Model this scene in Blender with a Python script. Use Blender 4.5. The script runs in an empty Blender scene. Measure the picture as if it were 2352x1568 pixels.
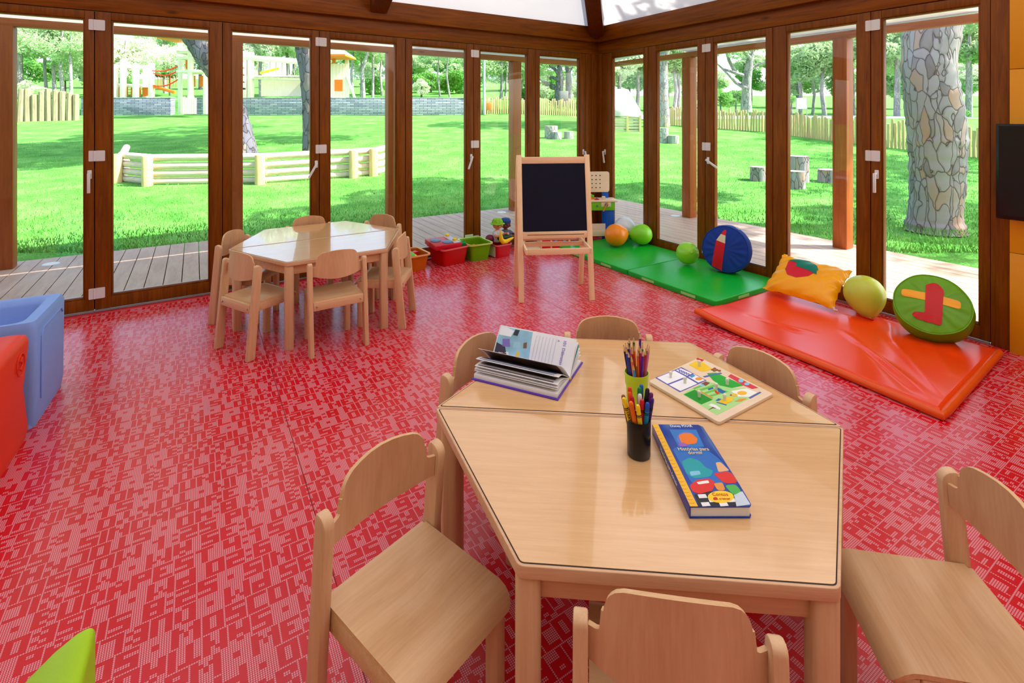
import bpy, bmesh, math, random
import numpy as np
from mathutils import Vector, Matrix
PI = math.pi
rnd = random.Random(7)
SC = bpy.context.scene
COL = SC.collection
CAM_H = 1.55
F_PX = 1165.0          # focal length in pixels of the 2352 px wide frame
def pt(px, py, z=0.0):
    """point of the place at height z that lies on the sight line of a measured pixel"""
    Y = F_PX * (CAM_H - z) / (py - 271.0)
    return Vector(((px - 1176.0) / F_PX * Y, Y, z))
def at(px, py, Y):
    return Vector(((px - 1176.0) / F_PX * Y, Y, CAM_H - (py - 271.0) / F_PX * Y))

# ------------------------------------------------------------------ objects
def tag(o, label=None, cat=None, group=None, kind=None):
    if label: o['label'] = label
    if cat: o['category'] = cat
    if group: o['group'] = group
    if kind: o['kind'] = kind
    return o
def thing(name, label, cat, loc=(0, 0, 0), rz=0.0, group=None, kind=None):
    o = bpy.data.objects.new(name, None)
    o.empty_display_size = 0.05
    COL.objects.link(o)
    o.location = loc
    o.rotation_euler = (0, 0, rz)
    return tag(o, label, cat, group, kind)
def kids(o):
    return [c for c in COL.objects if c.parent == o]
def dup(root, loc, rz, label=None, group=None):
    r = root.copy(); COL.objects.link(r)
    r.location = loc; r.rotation_euler = (0, 0, rz)
    if label: r['label'] = label
    if group: r['group'] = group
    for ch in kids(root):
        c = ch.copy(); COL.objects.link(c); c.parent = r
        for g in kids(ch):
            d = g.copy(); COL.objects.link(d); d.parent = c
    return r

class MB:
    """collects shapes and links them as ONE mesh object"""
    def __init__(s):
        s.bm = bmesh.new()
    def _v(s, M, p):
        p = Vector(p)
        return s.bm.verts.new(M @ p if M is not None else p)
    def face(s, vs):
        try:
            return s.bm.faces.new(vs)
        except ValueError:
            return None
    def box(s, x0, x1, y0, y1, z0, z1, M=None):
        v = [s._v(M, (x, y, z)) for z in (z0, z1) for y in (y0, y1) for x in (x0, x1)]
        for f in ((0, 2, 3, 1), (4, 5, 7, 6), (0, 1, 5, 4), (2, 6, 7, 3), (0, 4, 6, 2), (1, 3, 7, 5)):
            s.face([v[i] for i in f])
        return s
    def bar(s, a, b, w, d, up=(0, 0, 1)):
        """square bar from a to b, w sideways, d along up"""
        a, b = Vector(a), Vector(b)
        y = (b - a); L = y.length; y.normalize()
        u = Vector(up)
        x = y.cross(u)
        if x.length < 1e-5: x = y.cross(Vector((1, 0, 0)))
        x.normalize(); z = x.cross(y)
        M = Matrix.Translation(a) @ Matrix((x, y, z)).transposed().to_4x4()
        return s.box(-w / 2, w / 2, 0, L, -d / 2, d / 2, M)
    def prism(s, poly, z0, z1, M=None):
        a = [s._v(M, (p[0], p[1], z0)) for p in poly]
        b = [s._v(M, (p[0], p[1], z1)) for p in poly]
        n = len(poly)
        s.face(list(reversed(a))); s.face(b)
        for i in range(n):
            s.face([a[i], a[(i + 1) % n], b[(i + 1) % n], b[i]])
        return s
    def poly(s, pts, M=None):
        s.face([s._v(M, p) for p in pts]); return s
    def lathe(s, prof, n=24, M=None, cap=True):
        rings = []
        for r, z in prof:
            if r < 1e-6:
                rings.append([s._v(M, (0, 0, z))])
            else:
                rings.append([s._v(M, (r * math.cos(2 * PI * i / n), r * math.sin(2 * PI * i / n), z)) for i in range(n)])
        for A, B in zip(rings, rings[1:]):
            for i in range(n):
                j = (i + 1) % n
                if len(A) == 1 and len(B) == 1: continue
                if len(A) == 1: s.face([A[0], B[j], B[i]])
                elif len(B) == 1: s.face([A[i], A[j], B[0]])
                else: s.face([A[i], A[j], B[j], B[i]])
        if cap:
            if len(rings[0]) > 1: s.face(list(reversed(rings[0])))
            if len(rings[-1]) > 1: s.face(rings[-1])
        return s
    def tube(s, pts, rad, n=10, cap=True):
        pts = [Vector(p) for p in pts]
        rad = rad if isinstance(rad, (list, tuple)) else [rad] * len(pts)
        rings = []; ref = None
        for i, p in enumerate(pts):
            t = (pts[min(i + 1, len(pts) - 1)] - pts[max(i - 1, 0)]).normalized()
            if ref is None:
                ref = t.cross(Vector((0, 0, 1)))
                if ref.length < 1e-3: ref = Vector((1, 0, 0))
            ref = (ref - t * ref.dot(t)).normalized()
            b = t.cross(ref)
            rings.append([s.bm.verts.new(p + (ref * math.cos(2 * PI * k / n) + b * math.sin(2 * PI * k / n)) * rad[i]) for k in range(n)])
        for A, B in zip(rings, rings[1:]):
            for k in range(n):
                s.face([A[k], A[(k + 1) % n], B[(k + 1) % n], B[k]])
        if cap:
            s.face(list(reversed(rings[0]))); s.face(rings[-1])
        return s
    def grid(s, nu, nv, fn):
        g = [[s.bm.verts.new(fn(i / nu, j / nv)) for j in range(nv + 1)] for i in range(nu + 1)]
        for i in range(nu):
            for j in range(nv):
                s.face([g[i][j], g[i + 1][j], g[i + 1][j + 1], g[i][j + 1]])
        return s
    def sphere(s, c, r, nu=16, nv=10, sc=(1, 1, 1), M=None):
        c = Vector(c)
        prof = [(math.sin(PI * k / nv), -math.cos(PI * k / nv)) for k in range(nv + 1)]
        prof[0] = (0, -1); prof[-1] = (0, 1)
        MM = Matrix.Translation(c) @ Matrix.Diagonal((r * sc[0], r * sc[1], r * sc[2], 1))
        if M is not None: MM = M @ MM
        return s.lathe(prof, nu, MM)
    def patch(s, poly, fn, cuts=3):
        """flat outline poly draped over a curved face by fn(x,y)->3d"""
        b = bmesh.new()
        f = b.faces.new([b.verts.new((p[0], p[1], 0)) for p in poly])
        bmesh.ops.triangulate(b, faces=b.faces[:])
        for _ in range(cuts):
            bmesh.ops.subdivide_edges(b, edges=[e for e in b.edges if e.calc_length() > 0.02], cuts=1, use_grid_fill=True)
            bmesh.ops.triangulate(b, faces=b.faces[:])
        m = {}
        for v in b.verts: m[v.index if False else v] = s.bm.verts.new(fn(v.co.x, v.co.y))
        for f in b.faces: s.face([m[v] for v in f.verts])
        b.free()
        return s
    def build(s, name, mat, parent=None, bevel=0.0, seg=2, smooth=True, M=None, weld=False, angle=40, recalc=True, sub=0):
        bm = s.bm
        if weld: bmesh.ops.remove_doubles(bm, verts=bm.verts[:], dist=1e-5)
        if recalc: bmesh.ops.recalc_face_normals(bm, faces=bm.faces[:])
        if bevel > 0:
            es = [e for e in bm.edges if len(e.link_faces) == 2 and e.calc_face_angle(0) > 0.5]
            bmesh.ops.bevel(bm, geom=es, offset=bevel, segments=seg, profile=0.5, affect='EDGES', clamp_overlap=True)
        if smooth:
            for f in bm.faces: f.smooth = True
            for e in bm.edges:
                if len(e.link_faces) == 2:
                    e.smooth = e.calc_face_angle(0) < math.radians(angle)
        me = bpy.data.meshes.new(name)
        bm.to_mesh(me); bm.free()
        for m in (mat if isinstance(mat, (list, tuple)) else [mat]): me.materials.append(m)
        o = bpy.data.objects.new(name, me); COL.objects.link(o)
        if parent is not None: o.parent = parent
        if M is not None: o.matrix_local = M
        if sub:
            md = o.modifiers.new('sub', 'SUBSURF'); md.levels = sub; md.render_levels = sub
        return o
def axes(o, x, y, z):
    return Matrix.Translation(Vector(o)) @ Matrix((Vector(x), Vector(y), Vector(z))).transposed().to_4x4()
def text(body, size, name, mat, parent, M, align='CENTER', ext=0.0002, spacing=1.0, xs=1.0):
    cu = bpy.data.curves.new(name, 'FONT')
    cu.body = body; cu.size = size; cu.align_x = align; cu.align_y = 'CENTER'; cu.extrude = ext
    cu.space_character = spacing; cu.resolution_u = 3
    t = bpy.data.objects.new(name + '_curve', cu); COL.objects.link(t)
    bpy.context.view_layer.update()
    me = bpy.data.meshes.new_from_object(t.evaluated_get(bpy.context.evaluated_depsgraph_get()))
    bpy.data.objects.remove(t); bpy.data.curves.remove(cu)
    me.materials.clear(); me.materials.append(mat); me.name = name
    o = bpy.data.objects.new(name, me); COL.objects.link(o)
    o.parent = parent
    o.matrix_local = M @ Matrix.Diagonal((xs, 1, 1, 1))
    return o
def rrect(w, h, r, n=4, cx=0, cy=0):
    p = []
    for qx, qy, a0 in ((1, 1, 0), (-1, 1, 90), (-1, -1, 180), (1, -1, 270)):
        for k in range(n + 1):
            a = math.radians(a0 + 90 * k / n)
            p.append((cx + qx * (w / 2 - r) + r * math.cos(a), cy + qy * (h / 2 - r) + r * math.sin(a)))
    return p
def disc(r, n=24, cx=0, cy=0, sx=1, sy=1):
    return [(cx + r * sx * math.cos(2 * PI * k / n), cy + r * sy * math.sin(2 * PI * k / n)) for k in range(n)]

# ------------------------------------------------------------------ materials
def lin(c):
    out = []
    for v in c:
        v = v / 255.0
        out.append(v / 12.92 if v <= 0.04045 else ((v + 0.055) / 1.055) ** 2.4)
    return (out[0], out[1], out[2], 1.0)
class NT:
    def __init__(s, name):
        s.m = bpy.data.materials.new(name); s.m.use_nodes = True
        s.t = s.m.node_tree; s.n = s.t.nodes; s.l = s.t.links
        s.b = s.n['Principled BSDF']; s.out = s.n['Material Output']
    def new(s, typ, **kw):
        nd = s.n.new(typ)
        for k, v in kw.items():
            if k.startswith('i_'):
                key = k[2:]
                key = int(key) if key.isdigit() else key.replace('_', ' ')
                nd.inputs[key].default_value = v
            else: setattr(nd, k, v)
        return nd
    def link(s, a, b): s.l.new(a, b)
    def coords(s, scale=(1, 1, 1), rot=(0, 0, 0), src='Object'):
        tc = s.new('ShaderNodeTexCoord'); mp = s.new('ShaderNodeMapping')
        mp.inputs['Scale'].default_value = scale; mp.inputs['Rotation'].default_value = rot
        s.link(tc.outputs[src], mp.inputs['Vector']); return mp.outputs['Vector']
    def noise(s, vec, scale=5, detail=4, rough=0.5, dist=0.0):
        n = s.new('ShaderNodeTexNoise'); n.inputs['Scale'].default_value = scale
        n.inputs['Detail'].default_value = detail; n.inputs['Roughness'].default_value = rough
        n.inputs['Distortion'].default_value = dist
        s.link(vec, n.inputs['Vector']); return n.outputs['Fac']
    def ramp(s, fac, stops):
        r = s.new('ShaderNodeValToRGB'); e = r.color_ramp.elements
        while len(e) < len(stops): e.new(0.5)
        for i, (p, c) in enumerate(stops):
            e[i].position = p; e[i].color = c if len(c) == 4 else lin(c)
        s.link(fac, r.inputs['Fac']); return r.outputs['Color']
    def mix(s, fac, a, b, mode='MIX'):
        m = s.new('ShaderNodeMix', data_type='RGBA', blend_type=mode)
        for sock, v in ((m.inputs['Factor'], fac), (m.inputs['A'], a), (m.inputs['B'], b)):
            pass
        fi = [i for i in m.inputs if i.name == 'Factor' and i.type == 'VALUE'][0]
        ai = [i for i in m.inputs if i.name == 'A' and i.type == 'RGBA'][0]
        bi = [i for i in m.inputs if i.name == 'B' and i.type == 'RGBA'][0]
        for sock, v in ((fi, fac), (ai, a), (bi, b)):
            if hasattr(v, 'is_linked'): s.link(v, sock)
            else: sock.default_value = v
        return [o for o in m.outputs if o.type == 'RGBA'][0]
    def math(s, op, a, b=0.0, c=0.0):
        m = s.new('ShaderNodeMath', operation=op)
        for i, v in enumerate((a, b, c)):
            if hasattr(v, 'is_linked'): s.link(v, m.inputs[i])
            else: m.inputs[i].default_value = v
        return m.outputs[0]
    def bump(s, h, strength=0.2, dist=0.01):
        b = s.new('ShaderNodeBump'); b.inputs['Strength'].default_value = strength; b.inputs['Distance'].default_value = dist
        s.link(h, b.inputs['Height']); s.link(b.outputs['Normal'], s.b.inputs['Normal'])
    def base(s, c):
        if hasattr(c, 'is_linked'): s.link(c, s.b.inputs['Base Color'])
        else: s.b.inputs['Base Color'].default_value = c
    def set(s, rough=0.5, spec=0.5, coat=0, metal=0, trans=0, sheen=0):
        i = s.b.inputs
        i['Roughness'].default_value = rough; i['Specular IOR Level'].default_value = spec
        i['Coat Weight'].default_value = coat; i['Metallic'].default_value = metal
        i['Transmission Weight'].default_value = trans
        return s.m
_pl = {}
def plain(name, rgb, rough=0.5, spec=0.35, var=0.05, scale=8, metal=0, coat=0, bump=0.0, bscale=60):
    if name in _pl: return _pl[name]
    t = NT(name)
    v = t.coords()
    n = t.noise(v, scale, 3)
    c = lin(rgb)
    lo = tuple(x * (1 - var) for x in c[:3]) + (1,); hi = tuple(min(1, x * (1 + var)) for x in c[:3]) + (1,)
    t.base(t.ramp(n, [(0.3, lo), (0.7, hi)]))
    if bump: t.bump(t.noise(v, bscale, 2), bump, 0.003)
    _pl[name] = t.set(rough, spec, coat, metal); return _pl[name]
def wood(name, c1, c2, axis='z', scale=1.0, rough=0.4, knots=None, spec=0.35, coat=0, bump=0.05, stretch=14):
    t = NT(name)
    k = [stretch * scale] * 3; k['xyz'.index(axis)] = 0.9 * scale
    v = t.coords(tuple(k))
    n1 = t.noise(v, 2.2, 5, 0.6, 0.6)
    k2 = [60 * scale] * 3; k2['xyz'.index(axis)] = 2.0 * scale
    n2 = t.noise(t.coords(tuple(k2)), 3.0, 2)
    f = t.math('ADD', t.math('MULTIPLY', n1, 0.7), t.math('MULTIPLY', n2, 0.3))
    c = t.ramp(f, [(0.30, c1), (0.68, c2)])
    if knots:
        kk = [3.2] * 3; kk['xyz'.index(axis)] = 1.1
        vo = t.new('ShaderNodeTexVoronoi'); vo.inputs['Scale'].default_value = 1.6
        t.link(t.coords(tuple(kk)), vo.inputs['Vector'])
        kf = t.ramp(vo.outputs['Distance'], [(0.0, (1, 1, 1, 1)), (0.11, (0, 0, 0, 1))])
        c = t.mix(kf, c, lin(knots))
    t.base(c)
    if bump: t.bump(f, bump, 0.002)
    return t.set(rough, spec, coat)
M = {}
M['varnish_up'] = wood('varnished_pine_upright', (92, 44, 2), (142, 78, 8), 'z', 1.0, 0.4, knots=(40, 17, 4), spec=0.2)
M['varnish_along'] = wood('varnished_pine_lengthwise', (96, 46, 2), (150, 82, 9), 'x', 1.0, 0.4, knots=(40, 17, 4), spec=0.2)
M['varnish_rafter'] = wood('varnished_pine_rafter', (80, 36, 4), (116, 58, 10), 'y', 1.0, 0.36)
M['porch'] = wood('porch_pine', (136, 66, 20), (172, 94, 36), 'z', 1.0, 0.5, knots=(80, 36, 12))
M['porch_beam'] = wood('porch_beam_pine', (146, 80, 36), (182, 110, 58), 'x', 1.0, 0.5, knots=(80, 40, 16))
M['beech_up'] = wood('beech_upright', (208, 164, 122), (226, 188, 148), 'z', 1.5, 0.42, bump=0.02)
M['beech_along'] = wood('beech_lengthwise', (206, 160, 118), (226, 186, 144), 'x', 1.5, 0.42, bump=0.02)
M['beech_edge'] = wood('beech_edging', (206, 160, 122), (228, 188, 150), 'x', 2.0, 0.45, bump=0.02)
M['ply'] = wood('beech_plywood', (200, 154, 108), (226, 186, 142), 'x', 0.8, 0.28, bump=0.01, stretch=7)
M['ply_edge'] = wood('plywood_edge', (206, 160, 112), (230, 192, 146), 'x', 3, 0.5, bump=0.02)
M['ply_back'] = wood('beech_plywood_back', (200, 150, 110), (222, 178, 138), 'z', 0.8, 0.36, bump=0.01, stretch=7)
M['laminate'] = wood('beech_laminate', (218, 168, 112), (230, 184, 130), 'x', 1.6, 0.2, bump=0.0, spec=0.8, coat=0.7)
M['pine'] = wood('pale_pine', (238, 200, 152), (250, 222, 182), 'z', 1.2, 0.45, bump=0.02)
M['pine_along'] = wood('pale_pine_lengthwise', (238, 200, 152), (250, 222, 182), 'x', 1.2, 0.45, bump=0.02)
M['birch'] = wood('birch_ply', (232, 206, 176), (240, 218, 192), 'x', 1.0, 0.5, bump=0.01)
M['seam'] = plain('dark_seam', (58, 44, 36), 0.7)
M['white_metal'] = plain('white_hardware', (222, 222, 226), 0.35, var=0.01)
M['steel'] = plain('steel', (170, 170, 172), 0.3, metal=1)
M['alu'] = plain('grey_aluminium', (168, 168, 172), 0.35, metal=0.8)
M['black'] = plain('black_plastic', (12, 11, 14), 0.25)
# ------------------------------------------------------------------ the room
C = Vector((1.155, 6.866, 0))
UL = Vector((-0.8479, -0.5302, 0)); NL = Vector((-0.5302, 0.8479, 0))
UR = Vector((0.5302, -0.8479, 0)); NR = Vector((0.8479, 0.5302, 0))
Z = Vector((0, 0, 1))
WL = axes(C, -UL, NL, Z)      # local x runs towards the corner, y out of the room
WR = axes(C, UR, NR, Z)       # local x runs away from the corner, y out of the room
def Lp(s, n, z=0): return C + UL * s + NL * n + Z * z
def Rp(t, n, z=0): return C + UR * t + NR * n + Z * z

# glass: clear with mirror reflection by angle, light passes
t = NT('clear_glass')
gl = t.new('ShaderNodeBsdfGlossy'); gl.inputs['Roughness'].default_value = 0.0
tr = t.new('ShaderNodeBsdfTransparent'); tr.inputs['Color'].default_value = (0.97, 0.985, 0.975, 1)
fr = t.new('ShaderNodeFresnel'); fr.inputs['IOR'].default_value = 1.5
sm = t.math('MULTIPLY', fr.outputs['Fac'], 1.15)
mx = t.new('ShaderNodeMixShader')
t.link(sm, mx.inputs['Fac']); t.link(tr.outputs[0], mx.inputs[1]); t.link(gl.outputs[0], mx.inputs[2])
t.link(mx.outputs[0], t.out.inputs['Surface'])
M['glass'] = t.m
# roof membrane: white cloth the daylight comes through
def membrane(name, through):
    t = NT(name)
    df = t.new('ShaderNodeBsdfDiffuse'); tl = t.new('ShaderNodeBsdfTranslucent')
    cc = t.ramp(t.noise(t.coords(), 1.2, 3), [(0.3, (0.86, 0.86, 0.86, 1)), (0.7, (0.9, 0.9, 0.9, 1))])
    t.link(cc, df.inputs['Color']); t.link(cc, tl.inputs['Color'])
    mx = t.new('ShaderNodeMixShader'); mx.inputs['Fac'].default_value = through
    t.link(df.outputs[0], mx.inputs[1]); t.link(tl.outputs[0], mx.inputs[2]); t.link(mx.outputs[0], t.out.inputs['Surface'])
    return t.m
M['membrane'] = membrane('white_roof_membrane', 0.28); M['membrane_rear'] = membrane('white_roof_lining', 0.17); M['canopy'] = membrane('white_canopy_cloth', 0.2)
# floor vinyl
PITCH = 0.073
def vinyl(name, dotted):
    t = NT(name)
    red = t.ramp(t.noise(t.coords(), 3, 2), [(0.3, (202, 0, 20)), (0.7, (212, 2, 28))])
    if dotted:
        p = PITCH / 12
        v = t.coords((1 / p, 1 / p, 1))
        sx = t.new('ShaderNodeSeparateXYZ'); t.link(v, sx.inputs[0])
        fx = t.math('SUBTRACT', t.math('FRACT', sx.outputs[0]), 0.5); fy = t.math('SUBTRACT', t.math('FRACT', sx.outputs[1]), 0.5)
        d = t.math('SQRT', t.math('ADD', t.math('MULTIPLY', fx, fx), t.math('MULTIPLY', fy, fy)))
        dot = t.math('LESS_THAN', d, 0.39)
        red = t.mix(dot, red, lin((222, 148, 160)))
    t.base(red)
    t.bump(t.noise(t.coords(), 90, 2), 0.03, 0.002)
    return t.set(0.25, 0.55)
M['vinyl'] = vinyl('red_vinyl', False); M['vinyl_dot'] = vinyl('red_vinyl_pink_dots', True)
FONT = {'A': '010101111101101', 'B': '110101110101110', 'C': '111100100100111', 'D': '110101101101110', 'E': '111100110100111',
        'F': '111100110100100', 'G': '111100101101111', 'H': '101101111101101', 'I': '1' * 5, 'J': '001001001101111', 'K': '101101110101101',
        'L': '100100100100111', 'O': '111101101101111', 'P': '111101111100100', 'R': '111101110101101', 'S': '111100111001111',
        'T': '111010010010010', 'U': '101101101101111', 'V': '101101101101010', 'X': '101101010101101', 'Y': '101101010010010', 'Z': '111001010100111',
        '0': '111101101101111', '1': '010110010010010', '2': '111001111100111', '3': '111001011001111', '4': '101101111001001',
        '5': '111100111001111', '6': '111100111101111', '7': '111001001001001', '8': '111101111101111', '9': '111101111001111',
        '-': '000000110000000', ':': '01010', ' ': '000000000000000',
        'M': '10001110111010110001' + '10001', 'W': '10001100011010111011' + '10001', 'N': '1001110110111001' + '1001'}
ROWS_T = ["BERLIN 4:15 PM - LONDON 11:25 AM - NEW YORK 4:15 - SAO PAULO 8:40 - PARIS 3:05 - MOSCOW 1:25 PM - ",
          "SANTIAGO 7:35 AM - MEXICO 8:40 - SINGAPORE 9:45 - BRASILIA 2:30 AM - DUBLIN 1:20 - WARSAW 5:15 PM - ",
          "MOSCOW 1:25 PM - MEXICO - STOCKHOLM 7:35 - TOKYO 10:20 - BUDAPEST 4:15 - MUNICH - BARCELONA 2:30 AM - ",
          "TOKYO - BUDAPEST 8:40 AM - DELHI 1:30 - PRAGUE 9:20 PM - LISBON 12:05 - SAO PAULO 2:30 AM - BERLIN - ",
          "PARIS 8:25 - SINGAPORE 9:45 - BARCELONA 4:15 PM - OSLO 6:10 - BRASILIA 8:25 - NEW YORK 11:05 AM - ",
          "LONDON 1:25 - WARSAW 7:35 PM - DUBLIN 8:40 - STOCKHOLM 3:15 - DELHI 10:20 - SANTIAGO 9:05 AM - "]
def row_bits(txt, ncol, off):
    cols = []
    for ch in txt:
        g = FONT[ch]; w = len(g) // 5
        a = np.array([int(q) for q in g]).reshape(5, w)
        cw = {1: [3], 3: [3, 3, 3], 4: [3, 2, 2, 3], 5: [3, 2, 2, 2, 3]}[w]
        if ch == ' ': cw = [1, 1, 1]
        if ch == '-': cw = [0, 3, 0]
        b = np.repeat(a, cw, axis=1)
        cols.append(b); cols.append(np.zeros((5, 1), int))
    r = np.concatenate(cols, axis=1)
    reps = ncol // r.shape[1] + 2
    r = np.tile(r, (1, reps))[:, off:off + ncol]
    return r
def make_floor():
    p = PITCH / 12
    X0, X1, Y0, Y1 = -7.6, 0.02, -6.9, 0.03
    ncol = int((X1 - X0) / p); nrow = int((Y1 - Y0) / PITCH)
    X0 = math.floor(X0 / p) * p; Y0 = math.floor(Y0 / PITCH) * PITCH
    quads = []; mi = []
    for r in range(nrow):
        bits = row_bits(ROWS_T[(r * 5) % 6], ncol, (r * 97) % 500)
        if r % 2: bits = bits[::-1, ::-1]
        full = np.zeros((6, ncol), int)
        full[0:5] = bits[::-1]       # row 0 is lowest y
        ya = 0
        for k, hh in enumerate((2, 2, 3, 2, 2, 1)):
            y0 = Y0 + (r * 12 + ya) * p; ya += hh
            line = full[k]
            cut = np.flatnonzero(np.diff(line)) + 1
            e = np.concatenate(([0], cut, [ncol]))
            for a, b in zip(e[:-1], e[1:]):
                quads.append((X0 + a * p, X0 + b * p, y0, y0 + hh * p)); mi.append(0 if line[a] else 1)
    q = np.array(quads)
    n = len(q)
    co = np.zeros((n, 4, 3))
    co[:, 0, 0] = q[:, 0]; co[:, 1, 0] = q[:, 1]; co[:, 2, 0] = q[:, 1]; co[:, 3, 0] = q[:, 0]
    co[:, 0, 1] = q[:, 2]; co[:, 1, 1] = q[:, 2]; co[:, 2, 1] = q[:, 3]; co[:, 3, 1] = q[:, 3]
    me = bpy.data.meshes.new('floor')
    me.vertices.add(n * 4); me.vertices.foreach_set('co', co.ravel())
    me.loops.add(n * 4); me.loops.foreach_set('vertex_index', np.arange(n * 4))
    me.polygons.add(n); me.polygons.foreach_set('loop_start', np.arange(0, n * 4, 4))
    me.polygons.foreach_set('loop_total', np.full(n, 4)); 
    me.materials.append(M['vinyl']); me.materials.append(M['vinyl_dot'])
    me.polygons.foreach_set('material_index', np.array(mi))
    me.update(); me.validate()
    o = bpy.data.objects.new('floor', me); COL.objects.link(o)
    o.matrix_local = WL
    tag(o, kind='structure')
    # the slab under the vinyl
    m = MB(); m.box(-11, 0.1, -12, 0.1, -0.03, -0.001)
    tag(m.build('trim_9', M['vinyl'], M=WL, smooth=False), kind='structure')
make_floor()
m = MB()
for sx in (-4.22, -2.09): m.box(sx - 0.0015, sx + 0.0015, -6.9, -0.02, 0.0, 0.0004)
tag(m.build('trim_11', plain('vinyl_seam', (120, 10, 20), 0.5), M=WL, smooth=False), kind='structure')

# beams and posts
def struct(name, mb, mat, Mx=None, bevel=0.004):
    o = mb.build(name, mat, M=Mx, bevel=bevel); return tag(o, kind='structure')
m = MB(); m.box(-9, 0, -0.004, 0.12, 2.41, 2.566); struct('trim_1', m, M['varnish_along'], WL)
m = MB(); m.box(0, 4.1, -0.004, 0.12, 2.41, 2.566); struct('trim_2', m, M['varnish_along'], WR)
m = MB(); m.box(-9, 0.06, -0.06, 0.14, 2.566, 2.765); struct('trim_3', m, M['varnish_along'], WL)
m = MB(); m.box(0.062, 9, -0.06, 0.14, 2.566, 2.765); struct('trim_4', m, M['varnish_along'], WR)
m = MB(); m.box(-0.20, -0.10, 0.0, 0.12, 0, 2.41); m.box(-0.10, 0.0, -0.012, 0.12, 0, 2.41); struct('trim_5', m, M['varnish_up'], WL)
m = MB(); m.box(0.014, 0.086, -0.008, 0.12, 0, 2.41); struct('trim_6', m, M['varnish_up'], WR)
m = MB(); m.box(4.005, 4.16, -0.012, 0.12, 0, 2.566); struct('trim_7', m, M['varnish_up'], WR)
m = MB(); m.box(-8.8, -0.2, -0.022, -0.001, 0, 0.012); struct('baseboard_left', m, M['alu'], WL, 0.002)
m = MB(); m.box(0.09, 4.0, -0.022, -0.001, 0, 0.012); struct('baseboard_right', m, M['alu'], WR, 0.002)
# yellow wall panels beyond the doors
M['yellow'] = plain('amber_wall_panel', (222, 148, 8), 0.45, var=0.03, scale=2)
m = MB()
for z0, z1 in ((0.0, 0.66), (0.664, 1.87), (1.874, 2.566)): m.box(4.11, 9.5, -0.05, 0.1, z0, z1)
struct('wall_right', m, M['yellow'], WR, 0.001)

# folding glass doors
def door(n, W, x0, x1, p0, p1, hinge=None, handle=None, ang=0.0, side=None):
    w = x1 - x0; g = 0.003
    fr = MB()
    zt, zb = 2.405, 0.012
    gz0, gz1 = 0.12, 2.331
    a0, a1 = p0 - x0, p1 - x0
    y0, y1 = 0.0, 0.068
    fr.box(g, a0 - 0.012, y0, y1, zb, zt); fr.box(a1 + 0.012, w - g, y0, y1, zb, zt)
    fr.box(a0 - 0.012, a1 + 0.012, y0 + 0.003, y1 - 0.003, zb, gz0 - 0.014); fr.box(a0 - 0.012, a1 + 0.012, y0 + 0.003, y1 - 0.003, gz1 + 0.012, zt)
    fr.box(w - g - 0.001, w + g + 0.001, 0.03, 0.05, zb, zt)
    root = fr.build('door_%d' % n, M['varnish_up'], bevel=0.003, M=W @ Matrix.Translation((x0, 0, 0)))
    tag(root, kind='structure')
    bd = MB()
    bd.box(a0 - 0.012, a0, 0.01, 0.058, gz0 - 0.014, gz1 + 0.012); bd.box(a1, a1 + 0.012, 0.01, 0.058, gz0 - 0.014, gz1 + 0.012)
    bd.box(a0, a1, 0.01, 0.058, gz0 - 0.014, gz0); bd.box(a0, a1, 0.01, 0.058, gz1, gz1 + 0.012)
    bd.build('glazing_bead', M['varnish_up'], root, bevel=0.002)
    pn = MB(); pn.poly([(a0, 0.034, gz0), (a1, 0.034, gz0), (a1, 0.034, gz1), (a0, 0.034, gz1)])
    pn.build('glass_pane', M['glass'], root, smooth=False)
    sp = MB(); sp.box(a0 + 0.002, a1 - 0.002, 0.02, 0.034, gz0, gz0 + 0.008); sp.build('spacer_bar', M['alu'], root)
    if hinge:
        for z in (0.147, 1.247, 2.295):
            h = MB()
            h.prism(rrect(0.034, 0.085, 0.006, cx=w - 0.019), 0, 0.006, axes((0, -0.0005, z), (1, 0, 0), (0, 0, 1), (0, -1, 0)))
            h.prism(rrect(0.062, 0.085, 0.006, cx=w + 0.036), 0, 0.006, axes((0, -0.0005, z), (1, 0, 0), (0, 0, 1), (0, -1, 0)))
            h.tube([(w + 0.0, -0.006, z - 0.042), (w + 0.0, -0.006, z + 0.042)], 0.007, 8)
            h.build('hinge', M['white_metal'], root)
    if handle is not None:
        hx = handle
        hp = MB(); hp.prism(rrect(0.028, 0.07, 0.005), 0, 0.009, axes((hx, -0.0005, 1.10), (1, 0, 0), (0, 0, 1), (0, -1, 0)))
        hd = hp.build('handle', M['white_metal'], root, bevel=0.002)
        lv = MB()
        lv.tube([(hx, -0.008, 1.105), (hx, -0.045, 1.105)], 0.009, 10)
        d = Vector((math.sin(ang), 0, -math.cos(ang)))
        a = Vector((hx, -0.045, 1.112)); b = a + d * 0.155
        lv.bar(a, b, 0.02, 0.014, (0, 1, 0))
        lv.build('lever', M['white_metal'], hd, bevel=0.003)
SL = [(0.2, 1.016, .311, .943), (1.016, 1.885, 1.14, 1.788), (1.885, 2.709, 1.986, 2.626), (2.709, 3.586, 2.819, 3.477),
      (3.586, 4.41, 3.669, 4.332), (4.41, 5.30, 4.52, 5.184), (5.30, 6.16, 5.372, 6.05), (6.16, 7.04, 6.25, 6.94)]
for i, (a, b, c, d) in enumerate(SL):
    # local x = -s : the leaf runs from -b to -a
    hinge = i in (2, 4, 6)
    hd = {0: (b - a) - 0.05, 2: (b - a) - 0.035, 4: (b - a) - 0.03, 6: (b - a) - 0.03}.get(i)
    door(i + 1, WL, -b, -a, -d, -c, hinge, hd, {2: -0.35, 4: -0.5, 6: 0.0, 0: 0.25}.get(i, 0.0))
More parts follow.
